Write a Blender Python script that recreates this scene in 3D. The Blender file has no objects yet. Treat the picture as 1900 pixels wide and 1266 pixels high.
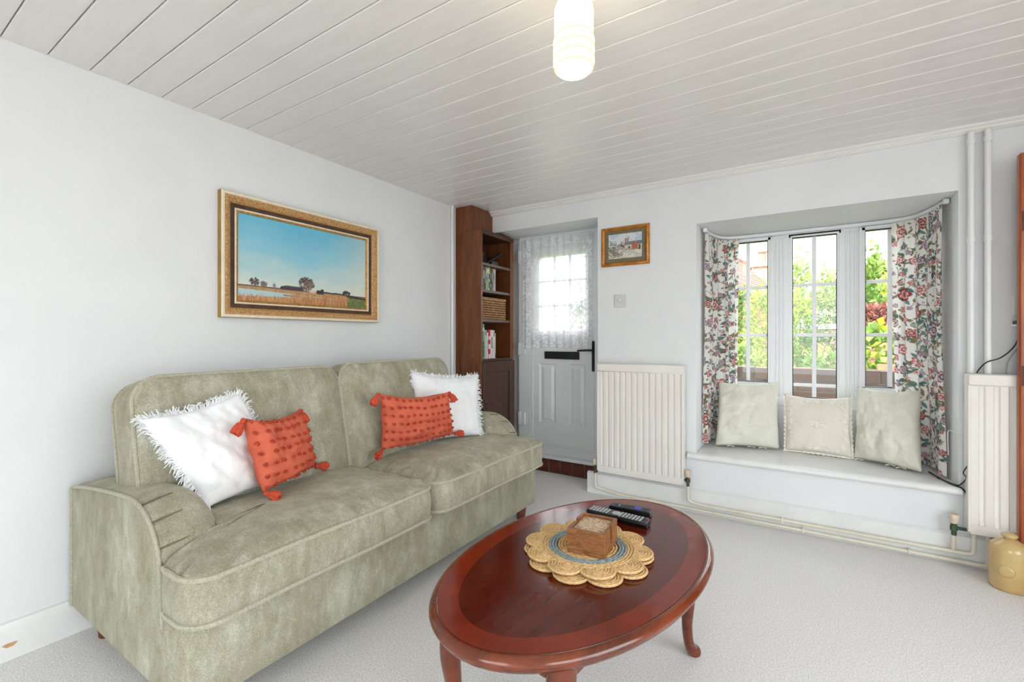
import bpy, bmesh, math, random
import numpy as np
from mathutils import Vector, Matrix, noise

random.seed(7)
rng = np.random.default_rng(11)
PI = math.pi
scene = bpy.context.scene
COL = scene.collection

# ------------------------------------------------------------------ camera
FPX, YAW = 843.0, math.atan2(538, 843)
CAM = Vector((2.295, -3.05, 1.10))
cd = bpy.data.cameras.new('camera')
cam = bpy.data.objects.new('camera', cd)
COL.objects.link(cam)
cam.location = CAM
cam.rotation_euler = (PI / 2, 0, YAW)
cd.sensor_width = 36.0
cd.lens = 36.0 * FPX / 1900.0
cd.shift_y = -(633.0 - 627.0) / 1900.0
cd.clip_start = 0.02
scene.camera = cam

# ------------------------------------------------------------------ world, sun, exposure
SKY = 6.0
w = bpy.data.worlds.new('world'); scene.world = w
w.use_nodes = True
bgn = w.node_tree.nodes['Background']
bgn.inputs[0].default_value = (0.925, 0.962, 1.0, 1)
bgn.inputs[1].default_value = SKY
sd = bpy.data.lights.new('sun', 'SUN'); sd.energy = 14.0; sd.angle = math.radians(3); sd.color = (1, .96, .88)
so = bpy.data.objects.new('sun', sd); COL.objects.link(so)
so.rotation_euler = Vector((0.35, 0.62, -0.9)).to_track_quat('-Z', 'Y').to_euler()
scene.view_settings.view_transform = 'Standard'
scene.view_settings.look = 'None'
scene.view_settings.exposure = 0.20
scene.view_settings.gamma = 1.0
scene.view_settings.use_curve_mapping = False
try:
    scene.cycles.max_bounces = 8
    scene.cycles.diffuse_bounces = 5
    scene.cycles.glossy_bounces = 3
    scene.cycles.transparent_max_bounces = 12
    scene.cycles.adaptive_threshold = .03
    scene.cycles.caustics_reflective = False
    scene.cycles.caustics_refractive = False
    scene.cycles.use_denoising = True
except Exception:
    pass
def portal(name, loc, direction, sx, sy):
    """daylight opening: guides sampling of the sky, gives no light of its own"""
    l = bpy.data.lights.new(name, 'AREA'); l.shape = 'RECTANGLE'; l.size = sx; l.size_y = sy
    l.cycles.is_portal = True
    o = bpy.data.objects.new(name, l); COL.objects.link(o)
    o.location = loc
    o.rotation_euler = Vector(direction).to_track_quat('-Z', 'Y').to_euler()
portal('window_daylight', (2.335, .66, 1.24), (0, -1, 0), 1.16, 1.16)
portal('back_fill_opening', (2.1, -5.37, 1.07), (0, 1, 0), 1.6, 2.0)  # sky sampling for the added opening behind the camera
portal('side_fill_opening', (4.36, -2.9, 1.07), (-1, 0, 0), 2.8, 2.0)  # sky sampling for the added opening in the unseen right wall

# ------------------------------------------------------------------ helpers
def lin(c):
    return tuple((v / 255 / 12.92) if v / 255 <= .04045 else ((v / 255 + .055) / 1.055) ** 2.4 for v in c)
def lin4(c): return (*lin(c), 1)

MATS = {}
def new_mat(name):
    m = bpy.data.materials.new(name); m.use_nodes = True
    nt = m.node_tree
    return m, nt, nt.nodes['Principled BSDF']
def N(nt, t, **k):
    n = nt.nodes.new(t)
    for a, b in k.items(): setattr(n, a, b)
    return n
def ramp(nt, fac, stops):
    r = N(nt, 'ShaderNodeValToRGB')
    el = r.color_ramp.elements
    while len(el) < len(stops): el.new(.5)
    for e, (p, c) in zip(el, stops):
        e.position = p; e.color = lin4(c)
    nt.links.new(fac, r.inputs[0])
    return r.outputs[0]
def noise_tex(nt, scale, stretch=(1, 1, 1), detail=4, rough=.55, dist=0):
    tc = N(nt, 'ShaderNodeTexCoord'); mp = N(nt, 'ShaderNodeMapping')
    mp.inputs['Scale'].default_value = stretch
    nt.links.new(tc.outputs['Object'], mp.inputs[0])
    n = N(nt, 'ShaderNodeTexNoise')
    n.inputs['Scale'].default_value = scale; n.inputs['Detail'].default_value = detail
    n.inputs['Roughness'].default_value = rough; n.inputs['Distortion'].default_value = dist
    nt.links.new(mp.outputs[0], n.inputs['Vector'])
    return n.outputs['Fac']
def add_bump(nt, p, fac, strength, dist):
    b = N(nt, 'ShaderNodeBump'); b.inputs['Strength'].default_value = strength; b.inputs['Distance'].default_value = dist
    nt.links.new(fac, b.inputs['Height']); 
    nt.links.new(b.outputs[0], p.inputs['Normal'])
    return b
def mat(name, c1, c2=None, scale=10, stretch=(1, 1, 1), rough=.5, bump=0, bscale=200, bdist=.002, metal=0, spec=.5,
        coat=0, sheen=0, detail=5, lo=.35, hi=.65, bstretch=(1, 1, 1), dist=0, emit=None, es=0):
    if name in MATS: return MATS[name]
    m, nt, p = new_mat(name)
    p.inputs['Roughness'].default_value = rough
    p.inputs['Metallic'].default_value = metal
    p.inputs['Specular IOR Level'].default_value = spec
    p.inputs['Coat Weight'].default_value = coat
    p.inputs['Coat Roughness'].default_value = .11
    if sheen:
        p.inputs['Sheen Weight'].default_value = sheen
        p.inputs['Sheen Roughness'].default_value = .4
    if c2 is None: c2 = tuple(max(0, v - 5) for v in c1)
    f = noise_tex(nt, scale, stretch, detail, .6, dist)
    nt.links.new(ramp(nt, f, [(lo, c1), (hi, c2)]), p.inputs['Base Color'])
    if bump: add_bump(nt, p, noise_tex(nt, bscale, bstretch, 3), bump, bdist)
    if emit:
        p.inputs['Emission Color'].default_value = lin4(emit); p.inputs['Emission Strength'].default_value = es
    MATS[name] = m
    return m
def attr_mat(name, rough=.7, spec=.3, bump=0, bscale=300, sheen=0, alpha=False, translucent=0.0, bstretch=(1, 1, 1)):
    """colour printed on the surface, held per point of a fine grid"""
    if name in MATS: return MATS[name]
    m, nt, p = new_mat(name)
    a = N(nt, 'ShaderNodeAttribute', attribute_name='print')
    nt.links.new(a.outputs['Color'], p.inputs['Base Color'])
    p.inputs['Roughness'].default_value = rough; p.inputs['Specular IOR Level'].default_value = spec
    p.inputs['Sheen Weight'].default_value = sheen
    out = nt.nodes['Material Output']
    sh = p.outputs[0]
    if bump: add_bump(nt, p, noise_tex(nt, bscale, bstretch, 2), bump, .002)
    if translucent:
        t = N(nt, 'ShaderNodeBsdfTranslucent'); nt.links.new(a.outputs['Color'], t.inputs[0])
        mx = N(nt, 'ShaderNodeMixShader'); mx.inputs[0].default_value = translucent
        nt.links.new(sh, mx.inputs[1]); nt.links.new(t.outputs[0], mx.inputs[2]); sh = mx.outputs[0]
    if alpha:
        tr = N(nt, 'ShaderNodeBsdfTransparent'); mx = N(nt, 'ShaderNodeMixShader')
        nt.links.new(a.outputs['Alpha'], mx.inputs[0]); nt.links.new(tr.outputs[0], mx.inputs[1]); nt.links.new(sh, mx.inputs[2])
        sh = mx.outputs[0]
    nt.links.new(sh, out.inputs[0])
    MATS[name] = m
    return m

TM = {}
def thing(name, label, cat, loc=(0, 0, 0), rot=(0, 0, 0), group=None, kind=None):
    o = bpy.data.objects.new(name, None); COL.objects.link(o)
    o.empty_display_size = .1
    o.location = loc; o.rotation_euler = rot
    o['label'] = label
    if cat: o['category'] = cat
    if group: o['group'] = group
    if kind: o['kind'] = kind
    from mathutils import Euler
    TM[o.name] = Matrix.LocRotScale(Vector(loc), Euler(rot), None)
    return o
def tag(o, label=None, cat=None, group=None, kind=None):
    if label: o['label'] = label
    if cat: o['category'] = cat
    if group: o['group'] = group
    if kind: o['kind'] = kind
    return o

class MB:
    """collects shapes, then becomes ONE mesh object"""
    def __init__(s): s.v = []; s.f = []
    def add(s, vs, fs):
        b = len(s.v); s.v.extend([tuple(p) for p in vs]); s.f.extend([tuple(i + b for i in f) for f in fs]); return s
    def box(s, x0, y0, z0, x1, y1, z1, bev=0.0):
        if x0 > x1: x0, x1 = x1, x0
        if y0 > y1: y0, y1 = y1, y0
        if z0 > z1: z0, z1 = z1, z0
        b = min(bev, (x1 - x0) * .49, (y1 - y0) * .49, (z1 - z0) * .49)
        if b <= 0:
            vs = [(x, y, z) for z in (z0, z1) for y in (y0, y1) for x in (x0, x1)]
            return s.add(vs, [(0, 2, 3, 1), (4, 5, 7, 6), (0, 1, 5, 4), (2, 6, 7, 3), (0, 4, 6, 2), (1, 3, 7, 5)])
        bm = bmesh.new()
        pts = []
        for sx, xx in ((1, x0), (-1, x1)):
            for sy, yy in ((1, y0), (-1, y1)):
                for sz, zz in ((1, z0), (-1, z1)):
                    pts += [(xx + sx * b, yy + sy * b, zz), (xx + sx * b, yy, zz + sz * b), (xx, yy + sy * b, zz + sz * b)]
        for p in pts: bm.verts.new(p)
        bmesh.ops.convex_hull(bm, input=bm.verts[:])
        bmesh.ops.dissolve_limit(bm, angle_limit=.02, verts=bm.verts[:], edges=bm.edges[:])
        return s.bm(bm)
    def bm(s, bm):
        bm.verts.ensure_lookup_table(); bm.verts.index_update()
        s.add([v.co[:] for v in bm.verts], [[v.index for v in f.verts] for f in bm.faces]); bm.free(); return s
    def tube(s, pts, r, seg=8, closed=False, cap=True):
        pts = [Vector(p) for p in pts]; n = len(pts)
        rr = r if isinstance(r, (list, tuple)) else [r] * n
        vs = []; up = None
        for i, p in enumerate(pts):
            if closed: t = (pts[(i + 1) % n] - pts[i - 1])
            else: t = pts[min(i + 1, n - 1)] - pts[max(i - 1, 0)]
            if t.length < 1e-9: t = Vector((0, 0, 1))
            t.normalize()
            if up is None:
                up = Vector((0, 0, 1)) if abs(t.z) < .9 else Vector((1, 0, 0))
            a = t.cross(up)
            if a.length < 1e-5: a = t.cross(Vector((0, 1, .1)))
            a.normalize(); b = a.cross(t).normalized(); up = b
            for k in range(seg):
                an = 2 * PI * k / seg
                vs.append(p + (a * math.cos(an) + b * math.sin(an)) * rr[i])
        fs = []
        m = n if closed else n - 1
        for i in range(m):
            j = (i + 1) % n
            for k in range(seg):
                fs.append((i * seg + k, i * seg + (k + 1) % seg, j * seg + (k + 1) % seg, j * seg + k))
        if cap and not closed:
            fs.append(tuple(range(seg))[::-1]); fs.append(tuple((n - 1) * seg + k for k in range(seg)))
        return s.add(vs, fs)
    def lathe(s, prof, c=(0, 0, 0), seg=24, ax='z', sx=1, sy=1, capb=True, capt=True):
        vs = []
        for r, h in prof:
            for k in range(seg):
                a = 2 * PI * k / seg
                x, y, z = r * math.cos(a) * sx, r * math.sin(a) * sy, h
                if ax == 'x': x, y, z = z, x, y
                elif ax == 'y': x, y, z = y, z, x
                vs.append((c[0] + x, c[1] + y, c[2] + z))
        fs = []
        for i in range(len(prof) - 1):
            for k in range(seg):
                fs.append((i * seg + k, i * seg + (k + 1) % seg, (i + 1) * seg + (k + 1) % seg, (i + 1) * seg + k))
        if capb: fs.append(tuple(range(seg))[::-1])
        if capt: fs.append(tuple((len(prof) - 1) * seg + k for k in range(seg)))
        return s.add(vs, fs)
    def grid(s, fn, nu, nv, wrap=False):
        vs = [fn(i / (nu - (0 if wrap else 1)), j / (nv - 1)) for j in range(nv) for i in range(nu)]
        fs = []
        for j in range(nv - 1):
            for i in range(nu if wrap else nu - 1):
                k = (i + 1) % nu
                fs.append((j * nu + i, j * nu + k, (j + 1) * nu + k, (j + 1) * nu + i))
        return s.add(vs, fs)
    def prism(s, poly, f):
        """poly: 2D outline; f(p, t) -> 3D for t in 0, 1"""
        n = len(poly)
        vs = [f(p, 0) for p in poly] + [f(p, 1) for p in poly]
        fs = [tuple(range(n))[::-1], tuple(range(n, 2 * n))] + [(i, (i + 1) % n, n + (i + 1) % n, n + i) for i in range(n)]
        return s.add(vs, fs)
    def xf(s, M):
        s.v = [tuple(M @ Vector(p)) for p in s.v]; return s
    def build(s, name, m, parent=None, local=False, smooth=40, subsurf=0, fixn=True):
        me = bpy.data.meshes.new(name)
        vs = s.v
        if parent is not None and not local:
            Mi = TM[parent.name].inverted()
            vs = [tuple(Mi @ Vector(p)) for p in vs]
        me.from_pydata(vs, [], s.f); me.update()
        if fixn:
            bm = bmesh.new(); bm.from_mesh(me); bmesh.ops.recalc_face_normals(bm, faces=bm.faces[:]); bm.to_mesh(me); bm.free()
        if smooth:
            me.polygons.foreach_set('use_smooth', [True] * len(me.polygons))
            if smooth < 180:
                try: me.set_sharp_from_angle(angle=math.radians(smooth))
                except Exception: pass
        me.materials.append(m)
        o = bpy.data.objects.new(name, me); COL.objects.link(o)
        if parent is not None:
            o.parent = parent; TM[o.name] = TM[parent.name]
        else: TM[o.name] = Matrix.Identity(4)
        if subsurf:
            md = o.modifiers.new('smooth', 'SUBSURF'); md.levels = subsurf; md.render_levels = subsurf
        return o
def struct(o, label=None):
    o['kind'] = 'structure'
    if label: o['label'] = label
    return o
def inst(src, parent, loc, name=None, rotz=None, scale=None):
    c = src.copy(); COL.objects.link(c); c.parent = parent; c.location = loc
    if rotz is not None: c.rotation_euler = (0, 0, rotz)
    if scale is not None: c.scale = scale
    return c
def copy_tree(o, parent=None):
    c = o.copy(); COL.objects.link(c); c.parent = parent; TM[c.name] = TM[o.name]
    for ch in list(o.children): copy_tree(ch, c)
    return c
def smoothpath(pts, n=8):
    """Catmull-Rom through the points"""
    P = [Vector(p) for p in pts]; P = [P[0] * 2 - P[1]] + P + [P[-1] * 2 - P[-2]]
    out = []
    for i in range(1, len(P) - 2):
        for k in range(n):
            t = k / n
            a, b, c, d = P[i - 1], P[i], P[i + 1], P[i + 2]
            out.append(.5 * ((2 * b) + (c - a) * t + (2 * a - 5 * b + 4 * c - d) * t * t + (3 * b - 3 * c + d - a) * t ** 3))
    out.append(P[-2]); return out
def bendpath(pts, r=.03, n=5):
    """straight pipe runs with rounded corners"""
    P = [Vector(p) for p in pts]; out = [P[0]]
    for i in range(1, len(P) - 1):
        a = (P[i - 1] - P[i]); b = (P[i + 1] - P[i])
        q = min(r, a.length * .45, b.length * .45); a.normalize(); b.normalize()
        p0, p1 = P[i] + a * q, P[i] + b * q
        for k in range(n + 1):
            t = k / n
            out.append(p0 * (1 - t) ** 2 + P[i] * 2 * t * (1 - t) + p1 * t * t)
    out.append(P[-1]); return out
def fbm(x, y, z=0, o=3):
    return noise.fractal(Vector((x, y, z)), .6, 2.1, o)

# ---- drawing flat prints on a fine grid
class Canvas:
    def __init__(s, W, H, wm, hm, bg):
        s.W, s.H, s.wm, s.hm = W, H, wm, hm          # pixels, metres
        s.c = np.ones((H, W, 4)); s.c[..., :3] = lin(bg)
        xs = (np.arange(W) + .5) / W * wm; ys = (np.arange(H) + .5) / H * hm
        s.X, s.Y = np.meshgrid(xs, ys)               # y upwards
    def win(s, x, y, r):
        i0 = max(0, int((x - r) / s.wm * s.W)); i1 = min(s.W, int((x + r) / s.wm * s.W) + 2)
        j0 = max(0, int((y - r) / s.hm * s.H)); j1 = min(s.H, int((y + r) / s.hm * s.H) + 2)
        return slice(j0, max(j0, j1)), slice(i0, max(i0, i1))
    def put(s, sl, mask, col, a=1.0):
        m = np.clip(mask, 0, 1)[..., None] * a
        s.c[sl][..., :3] = s.c[sl][..., :3] * (1 - m) + np.array(lin(col)) * m
    def ellipse(s, x, y, rx, ry, rot, col, a=1.0, soft=.0012):
        sl = s.win(x, y, max(rx, ry) * 1.2); X, Y = s.X[sl] - x, s.Y[sl] - y
        if X.size == 0: return
        u = (X * math.cos(rot) + Y * math.sin(rot)) / rx; v = (-X * math.sin(rot) + Y * math.cos(rot)) / ry
        d = (1 - np.sqrt(u * u + v * v)) * min(rx, ry)
        s.put(sl, d / soft + .5, col, a)
    def petal(s, x, y, R, n, ph, col, depth=.28, a=1.0, soft=.0012):
        sl = s.win(x, y, R * 1.2); X, Y = s.X[sl] - x, s.Y[sl] - y
        if X.size == 0: return
        r = np.hypot(X, Y); t = np.arctan2(Y, X) + ph
        d = R * (1 - depth + depth * np.abs(np.cos(n * t / 2))) - r
        s.put(sl, d / soft + .5, col, a)
    def leaf(s, x, y, L, wd, rot, col, edge, vein=None):
        sl = s.win(x, y, L * 1.2); X, Y = s.X[sl] - x, s.Y[sl] - y
        if X.size == 0: return
        u = (X * math.cos(rot) + Y * math.sin(rot)) / L; v = (-X * math.sin(rot) + Y * math.cos(rot))
        wv = wd * np.sin(np.clip(u, 0, 1) * PI) ** .8 * (1 - .35 * np.clip(u, 0, 1))
        d = np.where((u > 0) & (u < 1), wv - np.abs(v - .15 * wd * np.sin(u * 4)), -1)
        s.put(sl, d / .0012 + .5, edge); s.put(sl, (d - .0018) / .0012 + .5, col)
        if vein is not None:
            dd = np.where((u > .1) & (u < .9), .0011 - np.abs(v), -1); s.put(sl, dd / .001 + .5, vein, .8)
    def stroke(s, pts, r, col, a=1.0, soft=.0012):
        for (x0, y0), (x1, y1) in zip(pts[:-1], pts[1:]):
            cx, cy = (x0 + x1) / 2, (y0 + y1) / 2; L = math.hypot(x1 - x0, y1 - y0)
            sl = s.win(cx, cy, L / 2 + r * 3); X, Y = s.X[sl], s.Y[sl]
            if X.size == 0 or L == 0: continue
            t = np.clip(((X - x0) * (x1 - x0) + (Y - y0) * (y1 - y0)) / L / L, 0, 1)
            d = r - np.hypot(X - x0 - t * (x1 - x0), Y - y0 - t * (y1 - y0))
            s.put(sl, d / soft + .5, col, a)
def npnoise(X, Y, sc, seed, octv=4):
    """smooth value noise on arrays"""
    r = np.random.default_rng(seed); out = np.zeros_like(X); amp = 1; tot = 0
    for o in range(octv):
        T = r.random((64, 64)); x, y = X * sc, Y * sc
        i, j = np.floor(x).astype(int), np.floor(y).astype(int); fx, fy = x - i, y - j
        fx = fx * fx * (3 - 2 * fx); fy = fy * fy * (3 - 2 * fy)
        g = lambda a, b: T[b % 64, a % 64]
        out += amp * ((g(i, j) * (1 - fx) + g(i + 1, j) * fx) * (1 - fy) + (g(i, j + 1) * (1 - fx) + g(i + 1, j + 1) * fx) * fy)
        tot += amp; amp *= .5; sc *= 2.03
    return out / tot
def printed_sheet(name, cv, fn, m, parent, thick=0):
    """grid mesh, one point per canvas cell; fn(U, V) gives x, y, z arrays (U, V in metres)"""
    x, y, z = fn(cv.X, cv.Y)
    co = np.stack([x, y, z], -1).reshape(-1, 3)
    if parent is not None:
        Mi = np.array(TM[parent.name].inverted()); co = co @ Mi[:3, :3].T + Mi[:3, 3]
    W, H = cv.W, cv.H
    idx = np.arange(W * H).reshape(H, W)
    fs = np.stack([idx[:-1, :-1], idx[:-1, 1:], idx[1:, 1:], idx[1:, :-1]], -1).reshape(-1, 4)
    me = bpy.data.meshes.new(name)
    me.vertices.add(len(co)); me.vertices.foreach_set('co', co.ravel())
    me.loops.add(fs.size); me.loops.foreach_set('vertex_index', fs.ravel().astype(np.int32))
    me.polygons.add(len(fs)); me.polygons.foreach_set('loop_start', (np.arange(len(fs)) * 4).astype(np.int32))
    me.update(calc_edges=True); me.validate()
    me.polygons.foreach_set('use_smooth', [True] * len(me.polygons))
    at = me.color_attributes.new('print', 'FLOAT_COLOR', 'POINT')
    at.data.foreach_set('color', cv.c.reshape(-1).astype(np.float32))
    me.materials.append(m)
    o = bpy.data.objects.new(name, me); COL.objects.link(o)
    if parent is not None: o.parent = parent; TM[o.name] = TM[parent.name]
    return o

# ------------------------------------------------------------------ materials
WALL = mat('wall_paint', (228, 229, 231), (224, 225, 228), 3, rough=.7, bump=.15, bscale=60, bdist=.004, spec=.3)
CEIL = mat('ceiling_paint', (234, 232, 229), (229, 226, 223), 4, (1, 6, 6), rough=.32, bump=.06, bscale=40, bdist=.002, bstretch=(.3, 1, 1), spec=.5)
GLOSS = mat('white_gloss_paint', (232, 232, 231), (226, 226, 226), 6, rough=.3, spec=.5)
DOORW = mat('door_white', (226, 228, 230), (222, 224, 227), 5, rough=.35)
UPVC = mat('window_white', (236, 238, 240), (232, 234, 237), 5, rough=.25)
RADW = mat('radiator_enamel', (233, 229, 223), (228, 223, 217), 5, rough=.3)
PIPE = mat('pipe_paint', (226, 220, 205), (206, 194, 168), 7, rough=.35, lo=.45, hi=.8)
BLACK = mat('black_plastic', (22, 22, 24), (16, 16, 18), 20, rough=.4)
GASK = mat('black_gasket', (28, 32, 40), (24, 26, 32), 20, rough=.6)
BRASS = mat('valve_metal', (120, 112, 92), (62, 66, 52), 90, rough=.4, metal=.8)
GREENM = mat('valve_verdigris', (70, 110, 88), (60, 52, 38), 120, rough=.6, metal=.3)
CAPW = mat('valve_cap', (222, 205, 186), (205, 186, 164), 30, rough=.45)
CARPET = mat('carpet', (212, 209, 207), (254, 253, 252), 200, rough=.95, bump=.55, bscale=260, bdist=.006, spec=.1, detail=6, lo=.36, hi=.66, sheen=.25)
MAHOG = mat('bookcase_wood', (124, 70, 34), (92, 50, 23), 7, (6, 6, .7), rough=.38, bump=.08, bscale=30, bstretch=(6, 6, .5), dist=.6)
MAHOGD = mat('bookcase_wood_dark', (84, 52, 38), (62, 36, 25), 7, (6, 6, .7), rough=.42, dist=.6)
SHELFE = mat('shelf_edge_wood', (116, 92, 82), (92, 70, 62), 9, (6, 1, 6), rough=.5)
TABLE = mat('table_mahogany', (102, 30, 13), (66, 19, 9), 5, (4, .6, 4), rough=.13, dist=0, lo=.2, hi=.8, coat=0, spec=.6, detail=3)
TABLEB = mat('table_crossband', (134, 42, 14), (104, 30, 11), 9, (1, 1, 1), rough=.13, dist=0, detail=2, lo=.2, hi=.8, coat=0, spec=.6)
TABLER = mat('table_rim', (122, 52, 20), (84, 32, 13), 5, (4, 1, 4), rough=.15, dist=.3, coat=0, spec=.7)
LEGW = mat('sofa_leg_wood', (116, 62, 36), (88, 44, 26), 10, (5, 5, 1), rough=.4)
GLASSM = None
def glass():
    m, nt, p = new_mat('window_glass'); nt.nodes.remove(p)
    t = N(nt, 'ShaderNodeBsdfTransparent'); g = N(nt, 'ShaderNodeBsdfGlossy'); g.inputs['Roughness'].default_value = .02
    lw = N(nt, 'ShaderNodeLayerWeight'); lw.inputs[0].default_value = .5
    pw = N(nt, 'ShaderNodeMath', operation='POWER'); pw.inputs[1].default_value = 5; nt.links.new(lw.outputs['Facing'], pw.inputs[0])
    f = N(nt, 'ShaderNodeMath', operation='MULTIPLY_ADD'); f.inputs[1].default_value = .7; f.inputs[2].default_value = .03; nt.links.new(pw.outputs[0], f.inputs[0])
    t.inputs[0].default_value = (.97, .985, .98, 1)
    mx = N(nt, 'ShaderNodeMixShader')
    nt.links.new(f.outputs[0], mx.inputs[0]); nt.links.new(t.outputs[0], mx.inputs[1]); nt.links.new(g.outputs[0], mx.inputs[2])
    nt.links.new(mx.outputs[0], nt.nodes['Material Output'].inputs[0]); return m
GLASSM = glass()
def sofa_fabric():
    m, nt, p = new_mat('sage_chenille')
    a = noise_tex(nt, 10, (1, 1, .5), 9, .75, .2); b = noise_tex(nt, 260, (1, 1, 1), 2, .5)
    c1 = ramp(nt, a, [(.34, (150, 145, 120)), (.52, (174, 170, 149)), (.70, (204, 201, 187))])
    c2 = ramp(nt, b, [(.3, (118, 118, 116)), (.7, (255, 255, 255))])
    mx = N(nt, 'ShaderNodeMix', data_type='RGBA', blend_type='MULTIPLY'); mx.inputs[0].default_value = .42
    nt.links.new(c1, mx.inputs[6]); nt.links.new(c2, mx.inputs[7])
    nt.links.new(mx.outputs[2], p.inputs['Base Color'])
    p.inputs['Roughness'].default_value = .85; p.inputs['Specular IOR Level'].default_value = .2
    p.inputs['Sheen Weight'].default_value = .35; p.inputs['Sheen Roughness'].default_value = .45
    p.inputs['Sheen Tint'].default_value = lin4((222, 220, 205))
    add_bump(nt, p, b, .35, .0025)
    return m
SAGE = sofa_fabric()
DSAGE = mat('sage_crease_shade', (120, 115, 92), (106, 101, 80), 90, rough=.9, spec=.1)  # darker sage, painting in the shade of the arm creases
PIPING = mat('sage_piping_lit', (184, 180, 161), (158, 154, 133), 160, rough=.85, spec=.2, sheen=.3, bump=.3, bscale=300)  # sofa fabric made lighter, painting in the light the piping catches

# ------------------------------------------------------------------ setting
XR, YB, ZC = 4.2, -5.2, 2.12
SOF, DH = 1.822, 1.957           # window soffit, door recess soffit
floor = struct(MB().box(-.15, YB - .15, -.12, XR + .15, .42, 0).build('floor', CARPET), 'pale grey speckled fitted carpet')
wl = struct(MB().box(-.15, YB - .15, -.12, 0, .65, 2.4).build('wall_left', WALL), 'plain white left wall behind the sofa')
m = MB()
m.box(0, 0, DH, 1.072, .42, 2.3)                      # over the door
m.box(0, .335, 0, .235, .42, DH)                      # left of the door frame
m.box(1.072, 0, -.1, 1.732, .65, 2.3)                 # pier between door and window
m.box(1.732, .0, -.1, 2.94, .65, .335)                # below the window seat
m.box(1.732, .50, .335, 2.94, .65, .64)               # below the window
m.box(1.732, .0, SOF, 2.94, .65, 2.3)                 # above the window
m.box(2.94, 0, -.1, XR + .15, .65, 2.3)
struct(m.build('wall_far', WALL, smooth=0), 'white far wall with the door recess and the window bay')
m = MB().box(-.15, YB - .15, -.1, 1.3, YB, 2.4).box(2.9, YB - .15, -.1, XR + .15, YB, 2.4).box(1.3, YB - .15, 2.07, 2.9, YB, 2.4).box(1.3, YB - .15, -.1, 2.9, YB, .07)
struct(m.build('wall_back', WALL, smooth=0), 'white wall behind the camera with an added opening for fill light')
m = MB()
for x0 in (1.3, 2.07, 2.84): m.box(x0, YB - .11, .07, x0 + .06, YB - .04, 2.07, .005)
m.box(1.3, YB - .11, .07, 2.9, YB - .04, .15); m.box(1.3, YB - .11, 2.0, 2.9, YB - .04, 2.07)
wq = struct(m.build('fill_window_3', UPVC), 'added white framed glazing behind the camera for fill light')  # unseen glazed opening, added to light the far wall from the front
MB().box(1.34, YB - .077, .15, 2.86, YB - .071, 2.0).build('pane', GLASSM, wq)
m = MB()
m.box(XR, YB, -.1, XR + .15, -4.3, 2.3); m.box(XR, -1.5, -.1, XR + .15, 0, 2.3)
m.box(XR, -4.3, 2.07, XR + .15, -1.5, 2.3); m.box(XR, -4.3, -.1, XR + .15, -1.5, .07)
struct(m.build('wall_right', WALL, smooth=0), 'white right wall with an added wide opening for fill light')
m = MB()
for y0 in (-4.3, -2.93, -1.56): m.box(XR + .04, y0, .07, XR + .11, y0 + .06, 2.07, .005)
m.box(XR + .04, -4.3, .07, XR + .11, -1.5, .15); m.box(XR + .04, -4.3, 2.0, XR + .11, -1.5, 2.07)
wp = struct(m.build('fill_window_2', UPVC), 'added white framed glazing in the right wall for fill light')  # unseen glazed opening, added to fill the room from the side
MB().box(XR + .07, -4.26, .15, XR + .076, -1.54, 2.0).build('pane', GLASSM, wp)

# ceiling: each board a piece of its own
ceil = struct(MB().box(-.15, YB - .15, ZC + .014, XR + .15, .65, ZC + .3).build('ceiling', CEIL), 'white painted tongue and groove board ceiling')
PW = .1155
y = -.028
bm_ = MB()
g = .0015
poly = [(-PW + g, .018), (-PW + g, .003), (-PW + g + .003, 0), (-g - .003, 0), (-g, .003), (-g, .018)]
bm_.prism(poly, lambda p, t: (t * (XR - .002) + .001, p[0], p[1]))
board = None; k = 0
while y > YB:
    if board is None:
        board = bm_.build('ceiling_board', CEIL, ceil, local=True, smooth=0); board.location = (0, y, ZC)
    else: inst(board, ceil, (0, y, ZC))
    y -= PW
# cornice and skirting
m = MB()
m.prism([(0, 0), (-.045, 0), (-.045, -.010), (-.030, -.016), (-.030, -.024), (-.014, -.034), (0, -.034)], lambda p, t: (.135 + t * (XR - .14), p[0], ZC + p[1]))
struct(m.build('trim_1', CEIL, smooth=30), 'stepped white cornice along the far wall')
m = MB()
m.prism([(0, 0), (.018, 0), (.018, .105), (.010, .125), (0, .128)], lambda p, t: (p[0], YB + t * (-.36 - YB), p[1]))
struct(m.build('baseboard_left', GLOSS, smooth=30), 'white skirting board under the left wall')
m = MB()
m.prism([(0, 0), (-.02, 0), (-.02, .135), (-.006, .147), (0, .147)], lambda p, t: (1.0 + t * (XR - 1.0), p[0], p[1]))
struct(m.build('baseboard_far', GLOSS, smooth=30), 'white skirting board below radiator and window seat')
# bare wood chips on the left skirting
CHIP = mat('bare_wood_chip', (206, 164, 122), (190, 146, 104), 60, rough=.8)
for (yy, zz, ww, hh) in ((-2.665, .052, .016, .009), (-2.405, .035, .026, .007)):
    pr = [(ww * math.cos(a) * (1 + .3 * math.sin(3 * a)), hh * math.sin(a) * (1 + .25 * math.cos(2 * a))) for a in [i * PI / 7 for i in range(14)]]
    o = MB().prism(pr, lambda p, t: (.0178 + t * .0009, yy + p[0], zz + p[1])).build('paint_chip', CHIP, bpy.data.objects['baseboard_left'])
# white conduit in the left corner
o = MB().tube([(.014, -.335, .0), (.014, -.335, 2.12)], .012, 10).build('conduit_pipe', GLOSS)
tag(o, 'slim white vertical conduit on the left wall beside the bookcase', 'pipe')

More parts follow.
